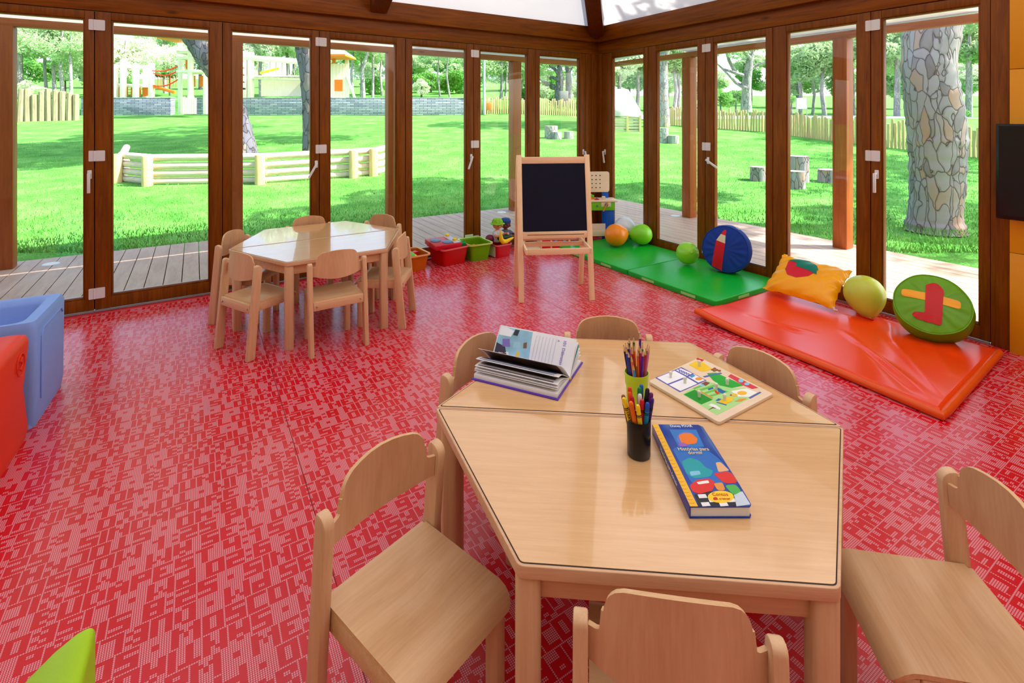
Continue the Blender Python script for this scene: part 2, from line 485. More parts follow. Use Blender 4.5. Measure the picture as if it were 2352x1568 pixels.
SR = [(.087, .903, .279, .819), (.903, 1.712, 1.038, 1.602), (1.712, 2.458, 1.82, 2.38), (2.458, 3.275, 2.595, 3.164), (3.275, 4.003, 3.361, 3.935)]
for i, (a, b, c, d) in enumerate(SR):
    door(len(SL) + i + 1, WR, a, b, c, d, i in (1, 3), {0: 0.07, 2: 0.04, 4: 0.045}.get(i), {0: 0.18, 2: 1.05, 4: 0.0}.get(i, 0.0))

# roof membrane over the room, rising from the beams, with the hip rafter
D = 4.0; rise = 0.577
H = C - NL * D - NR * D + Z * (2.765 + rise * D)
c0 = C + Z * 2.765
e1 = c0 + UL * 9 ; e2 = c0 + UR * 9
h1 = H + UL * 8; h2 = H + UR * 8
m = MB()
def quadgrid(m, a, b, c, d, nu=10, nv=6):
    m.grid(nu, nv, lambda u, v: (a * (1 - u) + b * u) * (1 - v) + (d * (1 - u) + c * u) * v)
quadgrid(m, c0, e1, h1, H); quadgrid(m, c0, e2, h2, H)
struct('ceiling', m, M['membrane'], None, 0)
m = MB(); quadgrid(m, H, h1, h1 + UR * 8, h2, 4, 4)
struct('trim_12', m, M['membrane_rear'], None, 0)
d = (H - c0).normalized()
m = MB(); m.bar(c0 - d * 0.1 - Z * 0.10, H - Z * 0.10, 0.19, 0.2); struct('trim_8', m, M['varnish_rafter'])
m = MB()
p0 = Lp(3.02, -0.03, 2.70); p1 = Lp(3.02, -3.5, 2.70 + rise * 3.5)
m.bar(p0, p1, 0.17, 0.17); struct('trim_10', m, M['varnish_rafter'])
m = MB()
m.tube([c0 - NL * 0.06 + UR * 0.10 + Z * 0.02, c0 - NL * 0.10 + UR * 0.11 + Z * 0.10, c0 - NL * 0.2 + UR * 0.16 + Z * 0.24, c0 - NL * 0.5 + UR * 0.2 + Z * 0.5 + NR * -0.3], 0.008, 8)
tag(m.build('cable', M['black']), 'thin black cable hanging beside the corner rafter under the white roof', 'cable')

# the closed sides of the room behind the camera
M['plaster'] = plain('cream_plaster', (206, 190, 164), 0.8, var=0.02)
m = MB(); m.box(-9.2, 0.1, -8.3, -8.2, 0, 5.2); struct('wall_back', m, M['plaster'], WL, 0)
m = MB(); m.box(-9.1, -9.0, -8.2, 0.1, 0, 5.2); struct('wall_left', m, M['plaster'], WL, 0)
# television on the yellow wall
tv = thing('television', 'black flat screen television hanging on the amber wall', 'television')
tv.matrix_local = WR
x0 = 4.062
m = MB(); m.box(x0, x0 + 1.02, -0.135, -0.105, 0.89, 1.512); m.build('casing', M['black'], tv, bevel=0.006)
t = NT('dark_screen'); t.base(t.ramp(t.noise(t.coords(), 2, 2), [(0.3, (8, 8, 12)), (0.8, (14, 16, 24))])); M['screen'] = t.set(0.12, 0.5)
m = MB(); m.box(x0 + 0.016, x0 + 1.004, -0.1365, -0.134, 0.915, 1.498); m.build('screen', M['screen'], tv)
m = MB(); m.box(x0 + 0.35, x0 + 0.65, -0.106, -0.0505, 1.08, 1.38); m.build('wall_bracket', M['black'], tv)
# ------------------------------------------------------------------ hexagonal tables, each of two half tables
TZ = 0.59
def inset(poly, d):
    n = len(poly); out = []
    c = sum((Vector(p) for p in poly), Vector((0, 0))) / n
    for i in range(n):
        p0, p1, p2 = Vector(poly[i - 1]), Vector(poly[i]), Vector(poly[(i + 1) % n])
        e1 = (p1 - p0).normalized(); e2 = (p2 - p1).normalized()
        n1 = Vector((-e1.y, e1.x)); n2 = Vector((-e2.y, e2.x))
        b = (n1 + n2).normalized(); k = d / max(0.2, b.dot(n1))
        out.append(p1 + b * k)
    return out
def rpoly(poly, r, n=4):
    """round the corners of a ccw outline"""
    out = []
    for i in range(len(poly)):
        p0, p1, p2 = Vector(poly[i - 1]), Vector(poly[i]), Vector(poly[(i + 1) % len(poly)])
        a = p1 + (p0 - p1).normalized() * r; b = p1 + (p2 - p1).normalized() * r
        for k in range(n + 1):
            u = k / n
            out.append(a * (1 - u) ** 2 + p1 * 2 * u * (1 - u) + b * u * u)
    return out
def half_table(label, center, ang, sgn, R1=0.65, R2=0.67, group=None):
    """trapezoid half of the hexagon; sgn +1 = the half at +y of the long axis"""
    t = thing('trapezoid_table', label, 'table', (center[0], center[1], 0), math.radians(ang), group)
    g = 0.0015 * sgn
    pts = [(-R1, g), (R1, g), (R2 * math.cos(PI / 3), sgn * R2 * math.sin(PI / 3)), (-R2 * math.cos(PI / 3), sgn * R2 * math.sin(PI / 3))]
    if sgn < 0: pts = pts[::-1]
    m = MB(); m.prism(rpoly(pts, 0.014), TZ - 0.03, TZ - 0.0012)
    m.build('edging', M['beech_edge'], t, bevel=0.008, seg=3)
    ins = inset(pts, 0.0065)
    m = MB(); m.prism(rpoly(ins, 0.01), TZ - 0.006, TZ - 0.0006); m.build('seam_line', M['seam'], t)
    m = MB(); m.prism(rpoly(inset(pts, 0.0092), 0.008), TZ - 0.006, TZ); m.build('tabletop', M['laminate'], t)
    # apron
    ap = inset(pts, 0.04)
    m = MB()
    for i in range(4):
        a, b = ap[i], ap[(i + 1) % 4]
        m.bar((a.x, a.y, TZ - 0.062), (b.x, b.y, TZ - 0.062), 0.02, 0.062)
    m.build('apron', M['beech_along'], t, bevel=0.002)
    lg = inset(pts, 0.034)
    for i, p in enumerate(lg):
        m = MB()
        q = rrect(0.056, 0.056, 0.014, 4)
        m.prism(q, 0.0, TZ - 0.03)
        dv = Vector(pts[i]) - p
        a = math.atan2(-p.y + 0, -p.x)
        m.build('leg', M['beech_up'], t, bevel=0.002, M=Matrix.Translation((p.x, p.y, 0)))
    return t
NC = (0.389, 1.632); NA = -4.7
FC = (-1.528, 4.06); FA = 32.4
half_table('near beech half table beside the camera, holding the blue storybook and black crayon cup', NC, NA, -1, 0.645, 0.66)
half_table('beech half table of the near pair, under the open book and the puzzle', NC, NA, 1, 0.645, 0.66)
half_table('room-side half of the empty hexagonal table near the left glass doors', FC, FA, -1, 0.65, 0.69)
half_table('window-side half of the empty hexagonal table, closest to the left glass doors', FC, FA, 1, 0.65, 0.69)

# ------------------------------------------------------------------ chairs
def make_chair(label, loc, rz):
    t = thing('child_chair', label, 'chair', loc, rz, None)
    def lean(z): return -0.055 + 0.055 * z / 0.615
    for sx in (-1, 1):
        # rear leg: side outline extruded in x
        zt = 0.595; hd = 0.027
        out = [(lean(0) - hd, 0), (lean(0) + hd, 0)]
        for k in range(5):
            a = PI * k / 8
            out.append((lean(zt) + hd - 0.030 + 0.030 * math.cos(a) - 0.002, zt - 0.030 + 0.030 * math.sin(a)))
        for k in range(5):
            a = PI / 2 + PI * k / 8
            out.append((lean(zt) - hd + 0.016 + 0.016 * math.cos(a) + 0.004, zt - 0.016 + 0.016 * math.sin(a)))
        m = MB(); m.prism(out, -0.0145, 0.0145, axes((sx * 0.1785, 0, 0), (0, 1, 0), (0, 0, 1), (1, 0, 0)))
        m.build('leg', M['beech_up'], t, bevel=0.005, seg=2)
        m = MB(); m.prism(rrect(0.042, 0.042, 0.012, 3, sx * 0.138, 0.268), 0, 0.338); m.build('leg', M['beech_up'], t, bevel=0.002)
        m = MB(); m.box(sx * 0.152 - 0.010, sx * 0.152 + 0.010, -0.03, 0.25, 0.29, 0.343); m.build('side_rail', M['beech_along'], t, bevel=0.004)
        m = MB(); m.lathe([(0.0055, 0), (0.0055, 0.0025), (0.003, 0.004)], 10, axes((sx * 0.142, -0.0505, 0.318), (1, 0, 0), (0, 0, 1), (0, -1, 0)))
        m.build('bolt', M['steel'], t)
    m = MB(); m.box(-0.163, 0.163, -0.049, -0.027, 0.29, 0.347); m.build('rear_rail', M['beech_along'], t, bevel=0.004)
    # seat: moulded plywood with rounded front edge
    nu, nv = 16, 22
    def seat_pt(u, v, off):
        x = (u - 0.5) * 2
        s = v * 0.383                         # length along the plate
        yb = -0.030
        flat = 0.283
        if s < flat: y, z, ang = yb + s, 0.0, 0.0
        else:
            r = 0.06; a = min((s - flat) / r, 1.25); y = yb + flat + r * math.sin(a); z = -r * (1 - math.cos(a)); ang = a
        hw = 0.162
        e = max(0, (s - 0.318) / 0.065)
        hw -= 0.035 * e * e
        dish = -0.012 * math.exp(-((x / 0.55) ** 2 + ((s - 0.13) / 0.10) ** 2)) 
        n = Vector((0, math.sin(ang), math.cos(ang)))
        return Vector((x * hw, y, 0.355 + z + dish)) + n * off
    m = MB()
    m.grid(nu, nv, lambda u, v: seat_pt(u, v, 0.0)); m.grid(nu, nv, lambda u, v: seat_pt(u, v, -0.011))
    st = m.build('seat', M['ply'], t, recalc=False)
    for pzz in st.data.polygons:
        pass
    bm = bmesh.new(); bm.from_mesh(st.data)
    half = (nu + 1) * (nv + 1); bm.verts.ensure_lookup_table()
    rim = [i * (nv + 1) for i in range(nu + 1)] + [nu * (nv + 1) + j for j in range(1, nv + 1)] + [i * (nv + 1) + nv for i in range(nu - 1, -1, -1)] + [j for j in range(nv - 1, 0, -1)]
    for a, b in zip(rim, rim[1:] + rim[:1]):
        bm.faces.new([bm.verts[a], bm.verts[b], bm.verts[b + half], bm.verts[a + half]]).material_index = 1
    bmesh.ops.recalc_face_normals(bm, faces=bm.faces[:])
    for e in bm.edges:
        if len(e.link_faces) == 2: e.smooth = e.calc_face_angle(0) < 0.7
    for f in bm.faces: f.smooth = True
    bm.to_mesh(st.data); bm.free(); st.data.materials.append(M['ply_edge'])
    # backrest: bent plywood between the posts, notched shoulders, arched top
    def top(x):
        a = abs(x)
        if a > 0.150: return 0.566
        if a > 0.138: return 0.566 + 0.012 * (1 - math.sqrt(max(0, 1 - ((0.150 - a) / 0.012) ** 2)))
        if a > 0.133: return 0.605
        r = 0.036; c0 = 0.133 - r
        base = 0.644 + 0.021 * (1 - (a / 0.133) ** 2)
        if a > c0: return base - r + math.sqrt(max(0, r * r - (a - c0) ** 2))
        return base
    def bot(x): return 0.508 - 0.026 * (1 - (x / 0.164) ** 2)
    xs = [-0.164, -0.157, -0.150, -0.146, -0.141, -0.138, -0.1335, -0.1325, -0.128, -0.122, -0.112, -0.097, -0.07, -0.035, 0]
    xs = xs + [-q for q in xs[-2::-1]]
    def bp(i, v, off):
        x = xs[i]; z = bot(x) + (top(x) - bot(x)) * v
        q = 1 - (x / 0.164) ** 2
        y = lean(z) + 0.012 - 0.042 * q
        sl = 2 * 0.042 * x / 0.164 ** 2
        nrm = Vector((-sl, 1, 0)).normalized()
        return Vector((x, y, z)) + nrm * off
    m = MB(); nx = len(xs) - 1; nz = 6
    for off in (0.005, -0.005):
        m.grid(nx, nz, lambda u, v: bp(int(round(u * nx)), v, off))
    bk = m.build('backrest', M['ply_back'], t, recalc=False)
    bm = bmesh.new(); bm.from_mesh(bk.data); bm.verts.ensure_lookup_table(); half = (nx + 1) * (nz + 1)
    rim = [i * (nz + 1) for i in range(nx + 1)] + [nx * (nz + 1) + j for j in range(1, nz + 1)] + [i * (nz + 1) + nz for i in range(nx - 1, -1, -1)] + [j for j in range(nz - 1, 0, -1)]
    for a, b in zip(rim, rim[1:] + rim[:1]):
        bm.faces.new([bm.verts[a], bm.verts[b], bm.verts[b + half], bm.verts[a + half]]).material_index = 1
    bmesh.ops.recalc_face_normals(bm, faces=bm.faces[:])
    for e in bm.edges:
        if len(e.link_faces) == 2: e.smooth = e.calc_face_angle(0) < 0.7
    for f in bm.faces: f.smooth = True
    bm.to_mesh(bk.data); bm.free(); bk.data.materials.append(M['ply_edge'])
    return t
def face(a): return math.radians(a - 90)
CH = [((-0.337, 1.362), -40, 'beech child chair turned away at the left of the near table, seat fully in view', 'chairs around the near table'),
      ((0.310, 0.960), 81.5, 'beech child chair with its back to the camera at the front of the near table', 'chairs around the near table'),
      ((1.157, 1.206), 170, 'beech child chair at the right edge of the near table, cut off by the frame', 'chairs around the near table'),
      ((0.931, 1.905), -146.4, 'beech child chair behind the wooden puzzle, facing the orange mat side', 'chairs around the near table'),
      ((0.425, 2.245), 266, 'beech child chair behind the pencil cup, only its arched back showing', 'chairs around the near table'),
      ((-0.139, 2.038), -34.7, 'beech child chair behind the open book at the near table', 'chairs around the near table'),
      ((-1.80, 3.38), 59.2, 'beech child chair at the front left side of the far table, nearest the blue seat', 'chairs around the far table'),
      ((-1.18, 3.428), 123.3, 'beech child chair with its back to the camera at the front of the far table', 'chairs around the far table'),
      ((-0.858, 3.913), 178.9, 'beech child chair at the right end of the far table, beside the toy crates', 'chairs around the far table'),
      ((-2.188, 3.99), -5, 'beech child chair at the left end of the far table, against the glass door', 'chairs around the far table'),
      ((-1.83, 4.575), -60, 'beech child chair behind the far table at its middle, only the back visible', 'chairs around the far table'),
      ((-1.19, 4.655), 248, 'beech child chair behind the far table at its right corner, mostly hidden', 'chairs around the far table')]
chair0 = None
for (x, y), a, lab, grp in CH:
    if chair0 is None:
        chair0 = make_chair(lab, (x, y, 0), face(a)); chair0['group'] = grp
    else: dup(chair0, (x, y, 0), face(a), lab, grp)

# ------------------------------------------------------------------ blackboard easel
ez = thing('blackboard_easel', 'pale pine easel with a black chalkboard and tray frame, standing on the red floor', 'easel', (0.36, 4.5, 0), math.radians(5.5))
M['slate'] = plain('chalkboard', (8, 13, 38), 0.6, 0.2, var=0.15, scale=3)
HW = 0.303
def ley(z, f=1): return f * (-0.21 + 0.19 * z / 1.225)
for sx in (-1, 1):
    m = MB(); m.bar((sx * HW, ley(0), 0), (sx * HW, ley(1.225), 1.225), 0.045, 0.028, (0, 1, 0)); m.build('front_leg', M['pine'], ez, bevel=0.003)
    m = MB(); m.bar((sx * (HW + 0.0), 0.21, 0), (sx * HW, 0.012, 1.2), 0.045, 0.022, (0, 1, 0)); m.build('rear_leg', M['pine'], ez, bevel=0.003)
def cross(name, z0, z1, th=0.022, dy=0.0):
    m = MB()
    zm = (z0 + z1) / 2
    m.bar((-HW + 0.0225, ley(zm) + dy, zm), (HW - 0.0225, ley(zm) + dy, zm), th, z1 - z0); return m.build(name, M['pine_along'], ez, bevel=0.003)
cross('top_rail', 1.150, 1.208); cross('bottom_rail', 0.515, 0.572)
m = MB(); zm = 0.862
sl = (Vector((0, ley(1.151) - ley(0.572), 1.151 - 0.572))).normalized()
Mx = axes((0, ley(zm), zm), (1, 0, 0), sl, Vector((1, 0, 0)).cross(sl))
m.box(-HW + 0.0225, HW - 0.0225, -0.291, 0.291, -0.005, 0.005, Mx); m.build('chalkboard', M['slate'], ez)
m = MB(); m.bar((-HW + 0.06, ley(0.548) - 0.0115, 0.548), (HW - 0.05, ley(0.548) - 0.0115, 0.548), 0.002, 0.005); m.build('chalk_slot', M['seam'], ez)
for sx in (-1, 1):
    m = MB(); m.bar((sx * (HW - 0.033), -0.315, 0.445), (sx * (HW - 0.033), 0.19, 0.455), 0.016, 0.045); m.build('tray_arm', M['pine_along'], ez, bevel=0.003)
for y, z in ((-0.305, 0.447), (-0.06, 0.45), (0.13, 0.455)):
    m = MB(); m.bar((-HW + 0.041, y, z), (HW - 0.041, y, z), 0.016, 0.05 if y < -0.2 else 0.04); m.build('tray_bar', M['pine_along'], ez, bevel=0.003)
m = MB(); m.tube([(-HW, 0.0, 1.185), (HW, 0.0, 1.185)], 0.006, 8); m.build('hinge_pin', M['steel'], ez)

# ------------------------------------------------------------------ toy workbench in the corner
M['toy_blue'] = plain('toy_blue_paint', (14, 88, 190), 0.45, var=0.04)
M['toy_green'] = plain('toy_green_paint', (112, 196, 24), 0.45, var=0.04)
M['toy_red'] = plain('toy_red_paint', (216, 22, 22), 0.4, var=0.04)
M['toy_yellow'] = plain('toy_yellow', (246, 206, 20), 0.4, var=0.04)
M['toy_orange'] = plain('toy_orange', (244, 128, 20), 0.4, var=0.04)
M['grey_toy'] = plain('toy_grey', (110, 118, 126), 0.4)
wb = thing('toy_workbench', 'wooden toy workbench with pegboard, green front and blue legs in the room corner', 'toy workbench', (1.0, 6.40, 0), math.radians(3))
for sx in (-1, 1):
    m = MB(); m.box(sx * 0.225 - 0.044, sx * 0.225 + 0.044, -0.1, -0.08, 0, 0.50); m.build('leg', M['toy_blue'], wb, bevel=0.003)
    m = MB(); m.box(sx * 0.2 - 0.04, sx * 0.2 + 0.04, 0.09, 0.11, 0, 0.64); m.build('back_post', M['toy_blue'], wb, bevel=0.003)
m = MB(); m.box(-0.268, 0.268, -0.118, -0.1, 0.405, 0.505); m.build('front_panel', M['toy_green'], wb, bevel=0.003)
m = MB(); m.prism(rrect(0.62, 0.26, 0.02, 4, 0, 0.0), 0.508, 0.528); m.build('worktop', M['birch'], wb, bevel=0.003)
m = MB(); m.prism(rrect(0.50, 0.262, 0.03, 5, 0, 0.735), -0.007, 0.007, axes((0, 0.082, 0), (1, 0, 0), (0, 0, 1), (0, -1, 0)))
pb = m.build('pegboard', M['birch'], wb, bevel=0.002)
m = MB()
for i in range(7):
    for j in range(4):
        m.lathe([(0.0075, 0), (0.0075, 0.0006)], 10, axes((-0.18 + i * 0.0515, 0.0745, 0.662 + j * 0.0515), (1, 0, 0), (0, 0, 1), (0, -1, 0)))
m.build('peg_holes', M['black'], pb)
m = MB(); m.box(-0.2, 0.2, -0.13, -0.118, 0.10, 0.155); m.box(-0.2, 0.2, -0.13, 0.09, 0.09, 0.10); m.box(-0.2, 0.2, 0.078, 0.09, 0.10, 0.20); m.build('tool_tray', M['birch'], wb, bevel=0.002)
m = MB(); m.box(0.10, 0.22, -0.125, -0.118, 0.452, 0.505); m.build('vise_plate', M['birch'], wb, bevel=0.002)
m = MB(); m.lathe([(0.0, 0), (0.02, 0), (0.02, 0.03), (0.0, 0.03)], 14, axes((0.16, -0.125, 0.478), (1, 0, 0), (0, 0, 1), (0, -1, 0)), cap=False); vs = m.build('vise_screw', M['grey_toy'], wb)
m = MB(); m.tube([(0.175, -0.15, 0.51), (0.12, -0.15, 0.40)], 0.007, 8); m.build('vise_handle', M['toy_orange'], vs)
m = MB(); m.lathe([(0.0, 0), (0.015, 0), (0.012, 0.012), (0.0, 0.012)], 12, axes((0.05, -0.118, 0.46), (1, 0, 0), (0, 0, 1), (0, -1, 0)), cap=False); m.build('knob', M['grey_toy'], wb)
for i, (x, y, mat, lab) in enumerate(((0.0, 0.0, 'toy_green', 'green and orange toy figure standing on the toy workbench top'), (0.06, -0.05, 'toy_red', 'red and grey toy wheel on the toy workbench top'))):
    q = thing('toy_piece', lab, 'toy', Vector((1.0, 6.40, 0.528)) + Vector((x, y, 0)))
    if i == 0:
        m = MB(); m.prism(rrect(0.08, 0.05, 0.015), 0, 0.022); m.build('base', M['toy_orange'], q, bevel=0.004)
        m = MB(); m.prism(rrect(0.07, 0.04, 0.012), 0.022, 0.05); m.lathe([(0.012, 0.05), (0.015, 0.058), (0.0, 0.066)], 10); m.build('body', M['toy_green'], q, bevel=0.004)
    else:
        m = MB(); m.lathe([(0, 0), (0.03, 0), (0.032, 0.006), (0.026, 0.012), (0, 0.012)], 18); m.build('disc', M['toy_red'], q)
        m = MB(); m.lathe([(0, 0.012), (0.014, 0.012), (0.014, 0.03), (0, 0.034)], 12); m.build('hub', M['grey_toy'], q)
q = MB(); q.box(-0.02, 0.02, -0.02, 0.02, 0, 0.04); q = q.build('toy_block', M['birch'], bevel=0.004); q.location = (1.15, 6.37, 0.528)
tag(q, 'small plain wooden cube on the toy workbench top', 'toy block')

# toy house standing behind the easel
th = thing('toy_house', 'low red toy house with blue windows and pale frame, behind the easel', 'toy house', (0.42, 6.08, 0), math.radians(8))
m = MB()
for x in (-0.30, -0.10, 0.02, 0.24): m.box(x, x + 0.018, -0.11, 0.11, 0, 0.16)
m.box(-0.30, 0.258, -0.11, 0.11, 0.0, 0.014); m.build('frame', M['birch'], th, bevel=0.002)
m = MB(); m.box(-0.082, 0.02, -0.10, -0.092, 0.014, 0.155); m.build('wall_panel', M['toy_red'], th)
wpn = MB(); wpn.box(0.038, 0.24, -0.10, -0.092, 0.014, 0.155); wpn = wpn.build('wall_panel', M['toy_red'], th)
for x in (0.085, 0.19):
    m = MB(); m.box(x - 0.022, x + 0.022, -0.106, -0.1, 0.075, 0.13); wn = m.build('window', M['toy_blue'], wpn)
    m = MB(); m.box(x - 0.014, x - 0.002, -0.108, -0.106, 0.083, 0.122); m.box(x + 0.002, x + 0.014, -0.108, -0.106, 0.083, 0.122)

    m.build('window_glass', plain('toy_pane', (150, 180, 220), 0.4), th)

# ------------------------------------------------------------------ moulded cube seats at the left
def cube_seat(name, label, corner, d1, mat, W=0.51, H=0.53, low=None):
    """corner: the room-side far corner on the floor; d1: direction of the side facing the room, towards the camera"""
    d1 = Vector((d1[0], d1[1], 0)).normalized(); d2 = Vector((-d1.y, d1.x, 0))
    if d2.x > 0: d2 = -d2      # d2 runs to the left, away from the room side
    Mx = axes((corner[0], corner[1], 0), d2, d1, Z) if d2.cross(d1).z > 0 else axes((corner[0], corner[1], 0), d1, d2, Z)
    return Mx
M['seat_blue'] = plain('moulded_blue_plastic', (128, 162, 232), 0.5, var=0.03, bump=0.12, bscale=160)
M['seat_red'] = plain('moulded_orange_red_plastic', (230, 52, 10), 0.5, var=0.04, bump=0.12, bscale=160)
M['seat_lime'] = plain('moulded_lime_plastic', (164, 208, 4), 0.5, var=0.03, bump=0.12, bscale=160)
d1 = Vector((0.485, -0.875, 0)); d2 = Vector((-0.875, -0.485, 0))
# blue: arms on the room side and far side, scooped seat
bs = thing('cube_seat', 'pale blue moulded plastic cube armchair behind the orange-red one at the left', 'child seat', (-2.62, 2.985, 0))
bs.matrix_local = axes((-2.622, 2.98, 0), d1, -d2, Z)
# local x: along room side towards the camera (0..W); y: towards +room is 0, going left is negative
W = 0.51
m = MB()
ins = 0.075
def ring(z, e=0.0): return [(e, -e), (W - e, -e), (W - e, -W + e), (e, -W + e)]
# shell: outer walls slightly flared, hollow seat well open to the front
out_b = [(0.02, -0.02), (W - 0.01, -0.02), (W - 0.01, -W + 0.02), (0.02, -W + 0.02)]
zs = [(0.0, 0.012), (0.06, 0.004), (0.5, 0.0), (0.53, 0.012)]
rows = []
for z, e in zs: rows.append([m.bm.verts.new((x, y, z)) for x, y in rpoly([(e, -W + e), (W - e, -W + e), (W - e, -e), (e, -e)], 0.03, 3)])
for A, B in zip(rows, rows[1:]):
    n = len(A)
    for i in range(n): m.face([A[i], A[(i + 1) % n], B[(i + 1) % n], B[i]])
m.face(rows[0][::-1])
inner = [[m.bm.verts.new((x, y, z)) for x, y in rpoly([(e, -W + e), (W - e * 0.55, -W + e), (W - e * 0.55, -e), (e, -e)], 0.05, 3)] for z, e in ((0.53, 0.06), (0.50, 0.085), (0.27, 0.10), (0.25, 0.12))]
A = rows[-1]
for B in inner:
    n = len(A)
    for i in range(n): m.face([A[i], A[(i + 1) % n], B[(i + 1) % n], B[i]])
    A = B
m.face(A)
m.build('shell', M['seat_blue'], bs, angle=60)
m = MB()
m.tube([(0.07, 0.0015, 0.44), (0.10, 0.0015, 0.47), (W - 0.10, 0.0015, 0.47), (W - 0.07, 0.0015, 0.44), (W - 0.07, 0.0015, 0.12)], 0.004, 6)
m.build('moulded_line', M['seat_blue'], bs)
for x in (0.0, W - 0.1):
    m = MB(); m.prism(rrect(0.09, 0.06, 0.02, 3, x + 0.05, -0.05), 0.0, 0.02); m.build('foot', M['seat_blue'], bs)
# orange-red: solid seat side towards us
rs = thing('cube_seat', 'orange-red moulded plastic cube seat at the left edge with a raised round emblem', 'child seat')
rs.matrix_local = axes((-2.352, 2.478, 0), d1, -d2, Z)
m = MB(); rows = []
for z, e in ((0.0, 0.012), (0.05, 0.002), (0.25, 0.016), (0.47, 0.0), (0.50, 0.008), (0.512, 0.03)):
    rows.append([m.bm.verts.new((x, y, z)) for x, y in rpoly([(e, -W + e), (W - e, -W + e), (W - e, -e), (e, -e)], 0.03, 3)])
for A, B in zip(rows, rows[1:]):
    n = len(A)
    for i in range(n): m.face([A[i], A[(i + 1) % n], B[(i + 1) % n], B[i]])
m.face(rows[0][::-1]); m.face(rows[-1]); m.build('shell', M['seat_red'], rs, angle=60)
m = MB()
m.tube([(0.13 + 0.05 * math.cos(2 * PI * k / 24), 0.0005, 0.40 + 0.05 * math.sin(2 * PI * k / 24)) for k in range(25)], 0.003, 6)
m.tube([(0.12, 0.001, 0.43), (0.14, 0.001, 0.42), (0.115, 0.001, 0.40), (0.145, 0.001, 0.385), (0.125, 0.001, 0.37)], 0.004, 6)
m.build('emblem', M['seat_red'], rs)
# lime: raised pointed corner, back edge sweeping down
ls = thing('cube_seat', 'lime green moulded plastic seat at the bottom left corner, only its raised corner showing', 'child seat')
ls.matrix_local = axes((-0.846, 1.035, 0), d1, -d2, Z)
def ltop(x, y):
    # tall at the corner (0,0), sweeping down along both sides
    a = x / W; b = -y / W
    f = max(math.exp(-(b * 5.5)) * 1.0, 0.0)
    t_ = min(1, b * W / 0.25); return 0.375 + 0.155 * (1 - t_ * t_ * (3 - 2 * t_)) * (1 - 0.2 * a)
m = MB(); n = 16
g0 = [[m.bm.verts.new((0.0 + W * i / n, -W * j / n, 0.0)) for j in range(n + 1)] for i in range(n + 1)]
g1 = [[m.bm.verts.new((W * i / n, -W * j / n, ltop(W * i / n, -W * j / n))) for j in range(n + 1)] for i in range(n + 1)]
for i in range(n):
    for j in range(n):
        m.face([g1[i][j], g1[i + 1][j], g1[i + 1][j + 1], g1[i][j + 1]])
for i in range(n):
    m.face([g0[i][0], g0[i + 1][0], g1[i + 1][0], g1[i][0]]); m.face([g0[i][n], g0[i + 1][n], g1[i + 1][n], g1[i][n]])
    m.face([g0[0][i], g0[0][i + 1], g1[0][i + 1], g1[0][i]]); m.face([g0[n][i], g0[n][i + 1], g1[n][i + 1], g1[n][i]])
m.build('shell', M['seat_lime'], ls, bevel=0.018, seg=4, angle=60)
# ------------------------------------------------------------------ things on the near table
def z2(x, y, z): return pt(1400 + x / 5.88, 740 + y / 5.88, z)
def z3(x, y, z): return pt(1400 + x / 4.355, 860 + y / 4.355, z)
def flat(name, pts, mat, parent, z, h=0.0004):
    """thin printed shape lying on a face; pts are plan points relative to the parent"""
    m = MB(); m.prism([(p[0], p[1]) for p in pts], z, z + h)
    return m.build(name, mat, parent, smooth=False)
def ink(name, rgb, rough=0.35): return plain('print_' + name, rgb, rough, var=0.02)
# puzzle board
pc = z2(1360, 905, TZ)
pz = thing('peg_puzzle', 'wooden peg puzzle board with printed shapes, lying by the lime cup', 'puzzle', pc)
zt = 0.012
def Q(x, y): p = z2(x, y, TZ + zt) - pc; return (p.x, p.y)
m = MB(); m.prism(rpoly([Q(525, 790), Q(1480, 1350), Q(2215, 960), Q(1215, 470)], 0.012), 0.0005, zt)
m.build('board', M['birch'], pz, bevel=0.002)
lv = 0
def pzf(name, rgb, pts, lev=1):
    return flat(name, [Q(*p) for p in pts], ink(name, rgb), pz, zt, 0.0003 * lev)
def ell(cx, cy, rx, ry, n=14): return [(cx + rx * math.cos(2 * PI * k / n), cy + ry * math.sin(2 * PI * k / n)) for k in range(n)]
pzf('red_label', (206, 30, 34), [(1185, 478), (1280, 507), (1252, 530), (1170, 500)])
pzf('meadow', (172, 224, 142), [(985, 970), (1120, 890), (1335, 800), (1500, 845), (1660, 890), (1875, 885), (1880, 1035), (1450, 1255)])
pzf('stripe', (110, 196, 74), [(1125, 890), (1320, 815), (1345, 828), (1150, 905)], 2)
for k in range(3):
    o = 70 * k
    pzf('stripe', (110, 196, 74), [(1190 + o * 1.0, 915 + o * .55), (1400 + o * 1.2, 845 + o * .55), (1440 + o * 1.2, 862 + o * .55), (1225 + o, 930 + o * .55)], 2)
pzf('yellow_piece', (248, 204, 20), [(1070, 575), (1165, 525), (1262, 540), (1385, 630), (1290, 664), (1235, 664)], 3)
for x, y in ((1390, 640), (1420, 625), (1450, 645), (1485, 655), (1415, 655)): pzf('brown_spot', (150, 84, 40), ell(x, y, 22, 13), 2)
pzf('window_frame', (96, 92, 178), [(615, 750), (970, 605), (1312, 785), (950, 945)], 1)
for q in ([(642, 748), (878, 655), (1030, 735), (782, 832)], [(802, 845), (1048, 750), (1186, 830), (958, 928)], [(898, 648), (962, 622), (1118, 690), (1048, 722)], [(1066, 736), (1140, 702), (1288, 782), (1200, 815)]):
    pzf('window_pane', (248, 248, 250), q, 2)
for i, c in enumerate(((96, 90, 170), (60, 160, 160), (200, 40, 60), (60, 160, 60), (210, 60, 60))):
    x = 925 + i * 32; y = 632 + i * 14
    pzf('printed_book', c, [(x, y - 5), (x + 20, y + 4), (x + 38, y + 34), (x + 18, y + 38)], 3)
